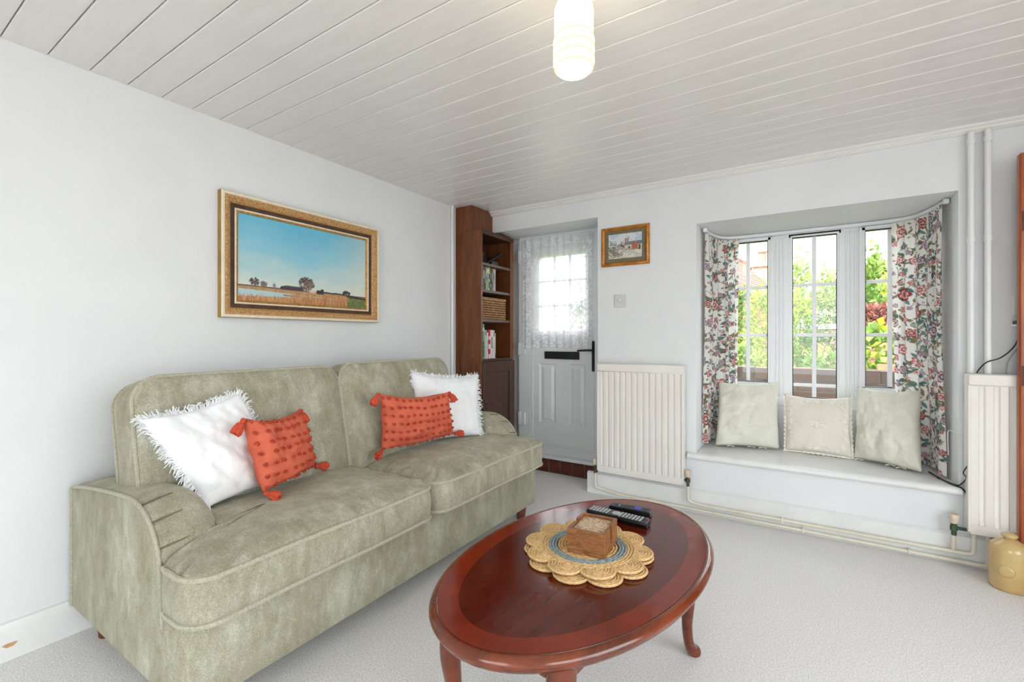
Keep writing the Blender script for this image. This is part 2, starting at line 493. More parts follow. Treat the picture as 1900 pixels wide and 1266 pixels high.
# ---------------------------------------------------------------- window bay
SEAT_T = .372
sill = thing('window_seat', 'white painted window seat board under the three cushions', 'window seat', (2.31, .2, .336))
m = MB()
m.box(1.735, .0, .337, 2.937, .499, SEAT_T)
m.build('seat_board', GLOSS, sill)
prof = [(0, 0), (-.030, 0), (-.040, .006), (-.044, .018), (-.040, .030), (-.030, .0355), (0, .0355)]
MB().prism(prof, lambda p, t: (1.685 + t * 1.262, -.0005 + p[0], .337 + p[1])).build('front_nosing', GLOSS, sill, smooth=50)
# window: frame, three lights
WY = .55
lights = [(1.851, 2.097, .79, 1.776), (2.240, 2.486, .70, 1.776), (2.629, 2.875, .79, 1.776)]
m = MB()
m.box(1.733, WY, .64, 2.939, WY + .07, .70)                       # cill rail
m.box(1.733, WY, 1.776, 2.939, WY + .07, SOF)                     # head
m.box(1.733, WY, .70, 1.851 - .03, WY + .07, 1.776)
m.box(2.097 + .03, WY + .004, .70, 2.240 - .02, WY + .07, 1.776)
m.box(2.486 + .02, WY + .004, .70, 2.629 - .03, WY + .07, 1.776)
m.box(2.875 + .03, WY, .70, 2.939, WY + .07, 1.776)
win = struct(m.build('window_1', UPVC, smooth=30), 'white three-light cottage window with glazing bars above the seat')
for i, (x0, x1, z0, z1) in enumerate(lights):
    fr = .03 if i != 1 else .02
    yb = WY - (.014 if i != 1 else .0)
    m = MB()                                                       # stepped sash moulding
    for (e0, e1, d) in ((fr, fr * .55, .0), (fr * .55, 0, .008)):
        m.box(x0 - e0, yb + d, z0 - e0, x0 - e1, WY + .05, z1 + e0 * .99); m.box(x1 + e1, yb + d, z0 - e0, x1 + e0, WY + .05, z1 + e0 * .99)
        m.box(x0 - e0, yb + d, z0 - e0, x1 + e0, WY + .05, z0 - e1); m.box(x0 - e0, yb + d, z1 + e1, x1 + e0, WY + .05, z1 + min(e0, .02))
    sash = m.build('sash', UPVC, win, smooth=30)
    g_ = .0045
    m = MB()
    m.box(x0, yb + .012, z0, x0 + g_, WY + .03, z1); m.box(x1 - g_, yb + .012, z0, x1, WY + .03, z1)
    m.box(x0, yb + .012, z1 - g_, x1, WY + .03, z1); m.box(x0, yb + .012, z0, x1, WY + .03, z0 + g_)
    m.build('gasket', GASK, sash, smooth=0)
    MB().box(x0 + .002, WY + .026, z0 + .002, x1 - .002, WY + .030, z1 - .002).build('pane', GLASSM, sash, smooth=0)
    xm = (x0 + x1) / 2
    MB().box(xm - .012, WY + .010, z0 + g_, xm + .012, WY + .024, z1 - g_, .003).build('glazing_bar', UPVC, sash, smooth=0)
    for zb in (1.4526, 1.118, .784):
        if zb > z0 + .02:
            MB().box(x0 + g_, WY + .011, zb - .011, x1 - g_, WY + .0235, zb + .011, .003).build('glazing_bar', UPVC, sash, smooth=0)
for xc in (2.1685, 2.5575):                                        # flutes on the mullions
    for dx in (-.022, .0, .022):
        MB().box(xc + dx - .005, WY - .003, .70, xc + dx + .005, WY + .01, 1.776, .002).build('mullion_fillet', UPVC, win, smooth=0)
# curtain track bent round the bay
rail = smoothpath([(1.762, .14, 1.806), (1.772, .30, 1.806), (1.835, .47, 1.806), (2.0, .505, 1.806), (2.335, .51, 1.806), (2.67, .505, 1.806), (2.83, .46, 1.806), (2.895, .30, 1.806), (2.922, .135, 1.806)], 8)
m = MB()
for d in (0,):
    vs = []
    for i, p in enumerate(rail):
        t = (rail[min(i + 1, len(rail) - 1)] - rail[max(i - 1, 0)]).normalized(); nn = Vector((-t.y, t.x, 0))
        for a, b in ((-.006, -.009), (.006, -.009), (.006, .009), (-.006, .009)): vs.append(p + nn * a + Vector((0, 0, b)))
    fs = [(i * 4 + k, i * 4 + (k + 1) % 4, i * 4 + 4 + (k + 1) % 4, i * 4 + 4 + k) for i in range(len(rail) - 1) for k in range(4)]
    fs += [(0, 1, 2, 3), tuple(len(vs) - 4 + k for k in range(4))]
    m.add(vs, fs)
tr = thing('curtain_track', 'white curtain track bent round the window bay', 'curtain track', (2.335, .51, 1.78))
m.build('track', UPVC, tr, smooth=30)
for p in (rail[0], rail[-1]):
    MB().box(p.x - .012, p.y - .012, p.z - .014, p.x + .012, p.y + .012, p.z + .012, .003).build('end_stop', UPVC, tr)

# ---------------------------------------------------------------- floral curtains
def floral(W, H, wm, hm, seed):
    r = random.Random(seed); cv = Canvas(W, H, wm, hm, (240, 238, 233))
    pts = []
    def free(x, y, d):
        return all((x - a) ** 2 + (y - b) ** 2 > (d + e) ** 2 for a, b, e in pts)
    fl = []
    for _ in range(2600):
        R = r.choice((.042, .034, .026, .018, .013)); x, y = r.uniform(0, wm), r.uniform(0, hm)
        if free(x, y, R * 1.35): pts.append((x, y, R * 1.35)); fl.append((x, y, R))
    # vines
    for x, y, R in fl:
        a = r.uniform(0, 2 * PI); p = [(x, y)]; L = r.uniform(.05, .10)
        for k in range(9):
            a += r.uniform(-.35, .45); p.append((p[-1][0] + math.cos(a) * L / 8, p[-1][1] + math.sin(a) * L / 8))
        cv.stroke(p, .0013, r.choice(((112, 84, 66), (96, 92, 78), (126, 74, 66))))
        for k in (3, 5, 7, 9):
            if k < len(p) and r.random() < .85:
                tl, ol = r.choice((((116, 156, 152), (62, 88, 86)), ((150, 138, 104), (92, 78, 56)), ((96, 134, 128), (50, 74, 72)), ((168, 178, 160), (104, 112, 92))))
                cv.leaf(p[k][0], p[k][1], r.uniform(.024, .044), r.uniform(.007, .013), a + r.choice((-1, 1)) * r.uniform(.4, 1.3), tl, ol, ol)
    for x, y, R in fl:
        n = r.choice((5, 6, 7)); ph = r.uniform(0, 6)
        pal = r.choice((((190, 98, 106), (232, 178, 176), (160, 52, 62)), ((206, 120, 124), (240, 206, 200), (176, 70, 78)), ((168, 66, 72), (216, 140, 138), (124, 40, 50)), ((146, 112, 142), (204, 178, 200), (112, 72, 104))))
        for k in range(n if R > .016 else 0):
            b = ph + 2 * PI * k / n
            if r.random() < .45:
                tl, ol = r.choice((((112, 152, 150), (58, 84, 82)), ((146, 134, 100), (92, 78, 56))))
                cv.leaf(x + math.cos(b) * R * .7, y + math.sin(b) * R * .7, R * .95, R * .28, b, tl, ol, ol)
        cv.petal(x, y, R, n, ph, (112, 48, 54)); cv.petal(x, y, R * .92, n, ph, pal[0])
        cv.petal(x, y, R * .72, n, ph + .2, (236, 224, 214)); cv.petal(x, y, R * .64, n, ph + .2, pal[1])
        cv.petal(x, y, R * .46, n, ph + .5, pal[2]); cv.ellipse(x, y, R * .24, R * .2, ph, (240, 226, 206)); cv.ellipse(x, y, R * .11, R * .11, 0, (124, 128, 88))
    # little sprigs in the gaps
    for _ in range(int(wm * hm * 900)):
        x, y = r.uniform(0, wm), r.uniform(0, hm)
        if free(x, y, .004):
            a = r.uniform(0, 6); tl, ol = r.choice((((124, 160, 156), (70, 96, 92)), ((158, 146, 116), (100, 86, 64)), ((204, 132, 132), (140, 70, 74))))
            cv.leaf(x, y, r.uniform(.012, .022), .005, a, tl, ol, None)
    return cv
CURT = attr_mat('floral_cotton', rough=.85, spec=.15, translucent=.28, bump=.08, bscale=500)
def curtain(name, label, path, wm, zt, zb, folds, seed, amp, taper):
    """path: plan points of the hanging line; cloth gathered into folds along it"""
    hm = zt - zb
    cv = floral(int(wm / .0034), int(hm / .0034), wm, hm, seed)
    P = np.array([p[:2] for p in smoothpath([(*q, 0) for q in path], 12)])
    d = np.r_[0, np.cumsum(np.hypot(*np.diff(P, axis=0).T))]; Lp = d[-1]
    tx, ty = np.gradient(P[:, 0], d), np.gradient(P[:, 1], d)
    def fn(U, V):
        s = U / wm; h = V / hm                       # h: 0 bottom, 1 top
        ss = s * Lp
        ss = ss + .012 * np.sin(s * 2 * PI * folds * .5 + 1.0 + seed) * (1 - h)
        c = taper(h); ss = c[0] * Lp + ss * (c[1] - c[0])
        x = np.interp(ss, d, P[:, 0]); y = np.interp(ss, d, P[:, 1])
        a = np.interp(ss, d, tx); b = np.interp(ss, d, ty); q = np.hypot(a, b); a, b = a / q, b / q
        ph = s * 2 * PI * folds + .5 * np.sin(s * 9 + seed) + .25 * np.sin(h * 3 + s * 5)
        A = amp * (.45 + .55 * np.clip((1 - h) * 3 + .25, 0, 1)) * (.75 + .35 * np.sin(s * 7 + 2 * seed))
        off = A * np.sin(ph) + .25 * A * np.sin(2.3 * ph + h * 2) + .012 * np.sin(h * 5 + seed) * (1 - h)
        lat = .35 * A * np.sin(2 * ph)
        return x - b * off + a * lat, y + a * off + b * lat, zb + V + .004 * np.sin(ph) * (1 - h)
    r0 = thing(name, label, 'curtain', (float(P[:, 0].mean()), float(P[:, 1].mean()), zb))
    printed_sheet('cloth', cv, fn, CURT, r0)
    return r0
curtain('curtain', 'narrow floral curtain at the left side of the window bay', [(1.762, .155), (1.766, .26), (1.782, .38), (1.84, .475), (1.925, .492)], .56, 1.793, .40, 5, 1, .016, lambda h: (0 * h, 1 + 0 * h))
curtain('curtain', 'wide floral curtain at the right side of the window bay', [(2.905, .125), (2.900, .22), (2.882, .35), (2.825, .455), (2.75, .480)], .62, 1.793, .385, 5, 4, .018, lambda h: (0 * h, .93 + .07 * h))

# ---------------------------------------------------------------- door recess
fr = struct(MB().box(.235, .29, .10, .352, .37, 1.957).box(.93, .29, .10, 1.072, .37, 1.957).box(.352, .30, 1.925, .93, .37, 1.957).build('trim_2', DOORW, smooth=0), 'white frame round the cottage door')
DY = .305
gx0, gx1, gz0, gz1 = .425, .845, 1.163, 1.775
m = MB()                                              # slab with a glazed hole
m.box(.354, DY, .135, gx0, DY + .05, 1.925); m.box(gx1, DY, .135, .928, DY + .05, 1.925)
m.box(gx0, DY, gz1, gx1, DY + .05, 1.925); m.box(gx0, DY, 1.00, gx1, DY + .05, gz0)
m.box(gx0, DY + .014, .22, gx1, DY + .05, 1.00)
for (a, b, c, d) in ((gx0, .886, gx1, 1.0), (gx0, .22, gx1, .385), (.580, .385, .700, .886)): m.box(a, DY, b, c, DY + .05, d)
m.box(gx0, DY, .135, gx1, DY + .05, .22)
door = struct(m.build('door_1', DOORW, smooth=0), 'white half-glazed cottage door with lace curtain')
for (x0, x1) in ((.425, .580), (.700, .845)):
    z0, z1 = .385, .886; b1, b2 = .018, .034
    vs = []; yy = [DY, DY + .012, DY + .012, DY + .004]; ins = [0, .010, .020, .042]
    for i_, yv in zip(ins, yy): vs += [(x0 + i_, yv, z0 + i_), (x1 - i_, yv, z0 + i_), (x1 - i_, yv, z1 - i_), (x0 + i_, yv, z1 - i_)]
    fs = [(k * 4 + q, k * 4 + (q + 1) % 4, k * 4 + 4 + (q + 1) % 4, k * 4 + 4 + q) for k in range(3) for q in range(4)] + [(12, 13, 14, 15)]
    MB().add(vs, fs).build('door_panel', DOORW, door, smooth=0)
m = MB().box(.36, DY - .012, .205, .925, DY + .001, .222, .004)
m.build('rail_bead', DOORW, door)
m = MB().box(.360, DY - .006, .226, .366, DY + .001, 1.0).box(.916, DY - .006, .226, .922, DY + .001, 1.0).box(.360, DY - .006, .995, .922, DY + .001, 1.002)
m.build('edge_bead', DOORW, door)
MB().box(gx0, DY + .024, gz0, gx1, DY + .028, gz1).build('pane', GLASSM, door, smooth=0)
for xb in (gx0 + .14, gx0 + .28): MB().box(xb - .011, DY + .008, gz0, xb + .011, DY + .024, gz1, .003).build('glazing_bar', DOORW, door)
for zb in (gz0 + .204, gz0 + .408): MB().box(gx0, DY + .008, zb - .010, gx1, DY + .0235, zb + .010, .003).build('glazing_bar', DOORW, door)
lb = MB().box(.483, DY - .014, .925, .796, DY - .001, .987, .003).build('letter_plate', BLACK, door); lb['label'] = 'black letter plate'
m = MB().box(.902, DY - .012, .835, .926, DY - .001, 1.075, .004)
bp = m.build('handle_plate', BLACK, door); bp['label'] = 'black iron handle backplate'
m = MB().tube(bendpath([(.914, DY - .008, 1.003), (.914, DY - .05, 1.003), (.80, DY - .052, .998)], .02), [.008] * 8, 10)
hl = m.build('lever_handle', BLACK, bp); hl['label'] = 'black lever handle'
for zz in (1.795, 1.005, .41):
    hg = MB().box(.235, DY - .034, zz - .055, .262, DY - .012, zz + .055, .004).box(.262, DY - .03, zz - .05, .30, DY - .014, zz + .05, .003).build('hinge', DOORW, fr)
struct(MB().box(.236, .225, .112, 1.07, .30, .138, .006).build('trim_3', DOORW), 'white threshold under the door')
# brick step below the door
BRK = mat('red_step_brick', (104, 44, 28), (72, 30, 22), 26, rough=.5, bump=.3, bscale=70)
MORT = mat('mortar', (120, 108, 98), (98, 88, 80), 60, rough=.95, bump=.4, bscale=120)
stp = struct(MB().box(.236, .246, 0, 1.071, .33, .108).build('step', MORT, smooth=0), 'dark red brick step under the door')
first = None
for i, x in enumerate([.238 + .105 * k for k in range(8)]):
    if first is None: first = MB().box(0, 0, 0, .098, .07, .104, .006).build('brick', BRK, stp, local=True); first.location = (x, .240, .004)
    else: inst(first, stp, (x, .240 + random.uniform(-.002, .002), .004), scale=(1, 1, random.uniform(.98, 1.02)))
# lace curtain
LACE = attr_mat('white_lace', rough=.9, spec=.1, alpha=True, translucent=.45)
def lace():
    wm, hm = .92, .925; W, H = 420, 430
    cv = Canvas(W, H, wm, hm, (250, 250, 252)); X, Y = cv.X, cv.Y
    A = .52 + .16 * npnoise(X, Y, 110, 3, 2)
    s = X / wm
    border = np.minimum(np.minimum(X, wm - X), np.minimum(Y, hm - Y))
    bd = np.clip(1 - np.minimum(np.minimum(X, wm - X) / .13, Y / .15), 0, 1) > .02
    pat = npnoise(X, Y, 75, 8, 2)
    A = np.where(bd, .60 + .38 * np.clip((pat - .44) * 9, 0, 1), A)
    r = random.Random(5)
    m = np.zeros_like(A)
    for _ in range(70):                                # sprigs and flowers woven into the net
        x, y = r.uniform(.05, wm - .05), r.uniform(.12, hm - .06); R = r.uniform(.012, .03)
        rr = np.hypot(X - x, Y - y); t = np.arctan2(Y - y, X - x)
        m = np.maximum(m, (rr < R * (.65 + .35 * np.cos(5 * t + x * 40))) * (.55 + .45 * (np.sin(rr * 700) > -.2)))
    A = np.maximum(A, m * .9)
    A = np.where(Y > hm - .075, np.clip(.72 + .3 * npnoise(X, Y, 50, 5, 2), 0, 1), A)
    top = Y > hm - .03
    sc = .014 * np.abs(np.sin(X / wm * PI * 15)) ** .6        # scalloped hem
    A = np.where(Y < .016 - sc, 0, A)
    A = np.where((Y < .035 - sc) & (Y >= .016 - sc), .98, A)
    A = np.where((Y > .115) & (Y < .122), .9, A)
    cv.c[..., 3] = np.clip(A, 0, 1)
    return cv
cvl = lace()
def lacefn(U, V):
    s = U / .92; h = V / .925
    ph = s * 2 * PI * 9 + .8 * np.sin(s * 11)
    x = .285 + .645 * s + .006 * np.sin(ph * 2)
    y = .262 + .012 * np.sin(ph) * (.5 + .5 * (1 - h)) + .006 * np.sin(ph * .37 + 2) + .006 * (h > .93) * np.sin(ph * 3)
    return x, y, 1.005 + V + .010 * np.sin(s * PI) * (1 - h)
lc = thing('lace_curtain', 'sheer white lace curtain with scalloped hem over the door glass', 'curtain', (.61, .262, 1.005))
printed_sheet('net', cvl, lacefn, LACE, lc)
MB().tube([(.270, .262, 1.915), (.945, .262, 1.915)], .004, 8).build('wire', GLOSS, lc)

# ---------------------------------------------------------------- sofa
def rrect(hx, hy, r, n=10):
    out = []
    for (cx, cy, a0) in ((hx - r, hy - r, 0), (-hx + r, hy - r, PI / 2), (-hx + r, -hy + r, PI), (hx - r, -hy + r, 3 * PI / 2)):
        for k in range(n + 1): out.append((cx + r * math.cos(a0 + PI / 2 * k / n), cy + r * math.sin(a0 + PI / 2 * k / n)))
    # even out long sides
    res = []
    for i, p in enumerate(out):
        q = out[(i + 1) % len(out)]; L = math.hypot(q[0] - p[0], q[1] - p[1]); k = max(1, int(L / .018))
        for t in range(k): res.append((p[0] + (q[0] - p[0]) * t / k, p[1] + (q[1] - p[1]) * t / k))
    return res
def box_cushion(hx, hy, r, h, crown, crownb, bulge, pucker, seed, sag=0, notch=None):
    """box cushion lying in its local xy plane (z = 0 lower piping, z = h upper piping); returns (body, [piping loops])"""
    ol = rrect(hx, hy, r)
    if notch:                                            # corner cut out round the sofa arm: (x below, y limit, which end)
        nx_, ny_, e_ = notch
        ol = [(x, max(y, ny_) if e_ < 0 else min(y, ny_)) if x < nx_ else (x, y) for x, y in ol]
    n = len(ol); R = 22
    vs, fs = [], []
    per = [0]
    for i in range(n): per.append(per[-1] + math.hypot(ol[(i + 1) % n][0] - ol[i][0], ol[(i + 1) % n][1] - ol[i][1]))
    def zt(x, y, s, a, up):
        c = crown if up else crownb
        e = max(0, (1 - (abs(x) / hx) ** 2.6)) * max(0, (1 - (abs(y) / hy) ** 2.6))
        z = c * e ** .55
        pk = pucker * math.exp(-((1 - s) / .16)) * (1 - math.exp(-((1 - s) / .02)))
        ph = a * 130 + 4 * noise.noise(Vector((a * 9, seed, 0)))
        z += pk * (math.sin(ph) * (.5 + .8 * noise.noise(Vector((a * 14, seed + 3, 1))) ))
        z += .35 * c * .25 * fbm(x * 5 + seed, y * 5, 2) * (1 - s ** 4)
        if up: z -= sag * math.exp(-((x + .05) ** 2 / .05 + y * y / .06))
        return z
    def ring(s, up):
        s2 = s
        for i, (x, y) in enumerate(ol):
            X, Y = x * s2, y * s2
            z = zt(X, Y, s, per[i], up)
            vs.append((X, Y, (h + z) if up else -z))
    ss = [1 - (1 - k / R) ** 1.6 if False else (k / R) ** .72 for k in range(1, R + 1)]
    rings = []
    for s in ss: rings.append(len(vs)); ring(s, True)
    for k in range(1, 6):                               # boxing
        t = k / 6; rings.append(len(vs))
        for i, (x, y) in enumerate(ol):
            b = bulge * math.sin(PI * t) * (1 + .3 * math.sin(per[i] * 21 + seed)); L = math.hypot(x, y)
            nx, ny = x / L, y / L
            vs.append((x + nx * b, y + ny * b, h * (1 - t)))
    for s in reversed(ss): rings.append(len(vs)); ring(s, False)
    for a, b in zip(rings[:-1], rings[1:]):
        for i in range(n): fs.append((a + i, a + (i + 1) % n, b + (i + 1) % n, b + i))
    c0 = len(vs); vs.append((0, 0, h + zt(0, 0, 0, 0, True))); vs.append((0, 0, -zt(0, 0, 0, 0, False)))
    for i in range(n):
        fs.append((c0, rings[0] + (i + 1) % n, rings[0] + i)); fs.append((c0 + 1, rings[-1] + i, rings[-1] + (i + 1) % n))
    loops = []
    for zz in (h, 0):
        loops.append([(x * 1.002, y * 1.002, zz + .0015 * math.sin(i * .21 + seed)) for i, (x, y) in enumerate(ol)])
    return MB().add(vs, fs), loops

SY0, SY1, SX0, SXF = -2.512, -.635, .035, .935
SZ0 = .095
sofa = thing('sofa', 'sage green two-seat fabric sofa with low rounded arms', 'sofa', (.5, -1.57, 0))
MB().box(SX0 + .01, SY0 + .001, SZ0, SXF, SY1 - .001, .345, .018).build('base', SAGE, sofa, smooth=50)
MB().box(SX0, SY0 + .14, SZ0 + .02, .15, SY1 - .14, .72, .04).build('back_frame', SAGE, sofa, smooth=60)
prof = smoothpath([(SX0, 0, .552), (.20, 0, .578), (.42, 0, .602), (.58, 0, .613), (.665, 0, .600), (.735, 0, .560), (.782, 0, .495), (.803, 0, .415), (.808, 0, .335)], 6)
P2 = [(p.x, p.z) for p in prof]
def arm(ya, yb):
    """ya: outer face, yb: inner face"""
    n = len(P2); K = 22; vs = []; fs = []
    nor = []
    for i in range(n):
        a, b = P2[max(0, i - 1)], P2[min(n - 1, i + 1)]; dx, dz = b[0] - a[0], b[1] - a[1]; L = math.hypot(dx, dz)
        nor.append((-dz / L, dx / L))
    rows = []
    for k in range(K + 1):
        t = k / K; yy = ya + (yb - ya) * t
        d = abs(yb - yy); e = abs(yy - ya); ri, ro = .085, .012
        ins = 0
        if d < ri: ins += ri - math.sqrt(max(0, ri * ri - (ri - d) ** 2))
        if e < ro: ins += .5 * (ro - math.sqrt(max(0, ro * ro - (ro - e) ** 2)))
        crown = .010 * math.sin(PI * t)
        row = []
        for i, (x, z) in enumerate(P2):
            pl = 0
            if x > .58:                                       # pleated front scroll
                pl = .004 * math.sin(i * 1.9) * math.exp(-e * 9)
            o = crown + pl - ins
            row.append((x + nor[i][0] * o, yy, z + nor[i][1] * o))
        row += [(.808 - ins * .6, yy, SZ0 + .02), (SX0, yy, SZ0 + .02)]
        rows.append(row)
    M = len(rows[0])
    for r_ in rows: vs += r_
    for k in range(K):
        for i in range(M): fs.append((k * M + i, k * M + (i + 1) % M, (k + 1) * M + (i + 1) % M, (k + 1) * M + i))
    fs.append(tuple(range(M))); fs.append(tuple(K * M + i for i in range(M))[::-1])
    a = MB().add(vs, fs).build('arm', SAGE, sofa, smooth=60)
    sg = 1 if yb > ya else -1
    edge = [(x, ya - sg * .001, z) for x, z in P2] + [(.808, ya - sg * .001, .30)]
    edge = [(SX0, ya - sg * .001, SZ0 + .02)] + edge
    MB().tube(edge, .0058, 8).build('piping', PIPING, a)
    # pleats of the front scroll: dark tubes paint in the crease shade
    for x_, sp in ((.655, .10), (.722, .115), (.774, .12), (.800, .12)):
        j = min(range(n), key=lambda q: abs(P2[q][0] - x_) + (0 if P2[q][1] > .36 else 1))
        pts = []
        for k in range(9):
            e = .006 + sp * k / 8; yy = ya + sg * e; d = abs(yb - yy); ri = .085
            ins = ri - math.sqrt(max(0, ri * ri - (ri - d) ** 2)) if d < ri else 0
            o = .010 * math.sin(PI * (e / abs(yb - ya))) - ins + .001 - .006 * (k / 8) ** 4
            sh = -.02 * (k / 8)
            pts.append((P2[j][0] + nor[j][0] * o + sh * abs(nor[j][1]), yy, P2[j][1] + nor[j][1] * o + (-sh * .6) * abs(nor[j][0])))
        MB().tube(pts, [.0028] * 8 + [.001], 6).build('pleat', DSAGE, a)
arm(SY0, SY0 + .185); arm(SY1, SY1 - .185)
# seat cushions
for (y0, y1, sd_, e_) in ((-2.518, -1.602, 1.0, -1), (-1.592, -.630, 5.0, 1)):
    hx, hy = .335, (y1 - y0) / 2
    b, loops = box_cushion(hx, hy, .075, .122, .066, .012, .006, .017, sd_, .012, (.152, e_ * (hy - .17), e_))
    Mx = Matrix.Translation((.66, (y0 + y1) / 2, .342)) @ Matrix.Rotation(math.radians(-1.2), 4, 'Y')
    c = b.xf(Mx).build('seat_cushion', SAGE, sofa, smooth=180)
    for lp in loops: MB().tube([Mx @ Vector(p) for p in lp], .0075, 8, closed=True).build('piping', PIPING, c)
# back cushions
for (y0, y1, sd_, zc) in ((-2.455, -1.655, 9.0, 0), (-1.648, -.862, 13.0, .008)):
    hw, hh = (y1 - y0) / 2, .27
    b, loops = box_cushion(hh, hw, .085, .17, .05, .02, .012, .008, sd_)
    # local x -> up, local y -> along, local z -> into the room; leaning back
    up = Vector((-.205, 0, .979)); out = Vector((.979, 0, .205)); al = Vector((0, 1, 0))
    Mx = Matrix.Translation((.285, (y0 + y1) / 2, .665 + zc)) @ Matrix((up, al, out)).transposed().to_4x4()
    c = b.xf(Mx).build('back_cushion', SAGE, sofa, smooth=180)
    for lp in loops: MB().tube([Mx @ Vector(p) for p in lp], .0066, 8, closed=True).build('piping', PIPING, c)
for lx, ly in ((.13, -2.44), (.86, -2.42), (.13, -.70), (.86, -.70)):
    MB().lathe([(.021, 0), (.024, .004), (.034, .098)], (lx, ly, 0), 12).build('leg', LEGW, sofa)

# ---------------------------------------------------------------- cushions with four given corners
def pillow_fn(TL, TR, BR, BL, T, pinch=.10, sag=.0, wr=.004, seed=0.0, ear=.0):
    TL, TR, BR, BL = map(Vector, (TL, TR, BR, BL))
    n0 = ((TR - BL).cross(TL - BR)); n0.normalize()
    def S(u, v, side):                                   # u, v in -1..1, side +1 front / -1 back
        pu = u * (1 - pinch * (1 - abs(v) ** 1.6) * abs(u) ** 3); pv = v * (1 - pinch * (1 - abs(u) ** 1.6) * abs(v) ** 3)
        a, b = (pu + 1) / 2, (pv + 1) / 2
        p = (BL * (1 - a) + BR * a) * (1 - b) + (TL * (1 - a) + TR * a) * b
        e = max(0, 1 - u * u) * max(0, 1 - v * v)
        th = T * e ** .42 * (1 - .25 * v * (1 - abs(u)))
        w_ = wr * fbm(u * 3 + seed, v * 3, side) * min(1, e * 5)
        edge = wr * 2.2 * noise.noise(Vector((u * 2.2 + seed, v * 2.2, 7)))
        return p + n0 * (side * (th * .5) + w_ + edge) + Vector((0, 0, -sag * (1 - u * u) * max(0, v)))
    return S, n0
def pillow_body(S, nu=44, nv=44):
    m = MB()
    for side in (1, -1):
        m.grid(lambda a, b: S(2 * a - 1, 2 * b - 1, side), nu, nv)
    bm = bmesh.new(); vs = [bm.verts.new(p) for p in m.v]; bm.verts.index_update()
    for f in m.f:
        try: bm.faces.new([vs[i] for i in f])
        except ValueError: pass
    bmesh.ops.remove_doubles(bm, verts=bm.verts[:], dist=1e-5)
    return MB().bm(bm)
def edge_loop(S, n=40):
    e = [(-1 + 2 * k / n, -1) for k in range(n)] + [(1, -1 + 2 * k / n) for k in range(n)] + [(1 - 2 * k / n, 1) for k in range(n)] + [(-1, 1 - 2 * k / n) for k in range(n)]
    return e
WHITEC = mat('white_cotton', (240, 241, 243), (234, 235, 238), 30, rough=.9, bump=.25, bscale=420, bdist=.0015, spec=.15, sheen=.15)
FRNG = mat('white_fringe', (244, 244, 246), (236, 237, 240), 60, rough=.95, spec=.1)
RUST = mat('rust_cotton', (208, 106, 82), (196, 94, 72), 22, rough=.9, bump=.25, bscale=380, bdist=.0015, spec=.15)
RUSTD = mat('rust_yarn', (200, 88, 64), (176, 68, 50), 160, rough=.95, bump=.5, bscale=300, spec=.1)
def base_of(S): return tuple((S(-1, -1, 1) + S(1, -1, 1)) / 2)
def fringe_pillow(label, TL, TR, BR, BL, seed):
    S, n0 = pillow_fn(TL, TR, BR, BL, .115, .05, .010, .006, seed)
    t = thing('fringed_cushion', label, 'cushion', base_of(S))
    pillow_body(S).build('cover', WHITEC, t, smooth=180)
    r = random.Random(seed); m = MB()
    ctr = (Vector(TL) + Vector(TR) + Vector(BR) + Vector(BL)) / 4
    for side_i in range(4):
        if side_i == 0: continue                         # lower edge is tucked on the seat
        for k in range(150):
            q = -1 + 2 * (k + r.random()) / 150
            u, v = ((q, -1), (1, q), (q, 1), (-1, q))[side_i]
            p = S(u, v, 1); uu, vv = u * .93, v * .93
            d = (p - S(uu, vv, 0)).normalized(); tn = d.cross(n0).normalized()
            L = r.uniform(.018, .034); j = r.uniform(-.7, .7); f_ = r.uniform(-.5, .6)
            q1 = p + d * L * .5 + tn * L * j * .3 + n0 * L * f_ * .4
            q2 = p + d * L * .9 + tn * L * j + n0 * L * f_ + Vector((0, 0, -.006))
            m.tube([p - d * .006, q1, q2], [.0022, .0020, .0014], 4, cap=False)
    o = m.build('fringe', FRNG, t, smooth=180, fixn=False); tag(o, 'ragged white fringe', kind='stuff')
    return t
def tassel(m_parent, p, d, L=.055):
    d = Vector(d).normalized(); a = d.cross(Vector((0.3, .2, 1))).normalized(); b = d.cross(a)
    m = MB()
    prof = [(.0, .004), (.05, .008), (.14, .0105), (.24, .009), (.30, .0075), (.42, .0125), (.7, .0165), (1.0, .0175), (1.01, .004)]
    seg = 16; vs = []
    for t, r_ in prof:
        for k in range(seg):
            an = 2 * PI * k / seg; rr = r_ * (1 + (.16 if k % 2 else -.12) * (t > .35))
            ll = L * t + (random.uniform(-.006, .006) if t > .95 else 0)
            vs.append(Vector(p) + d * ll + (a * math.cos(an) + b * math.sin(an)) * rr + Vector((0, 0, -.10 * L * t * t)))
    fs = [(i * seg + k, i * seg + (k + 1) % seg, (i + 1) * seg + (k + 1) % seg, (i + 1) * seg + k) for i in range(len(prof) - 1) for k in range(seg)]
    fs += [tuple(range(seg))[::-1], tuple((len(prof) - 1) * seg + k for k in range(seg))]
    m.add(vs, fs)
    return m.build('tassel', RUSTD, m_parent, smooth=50)
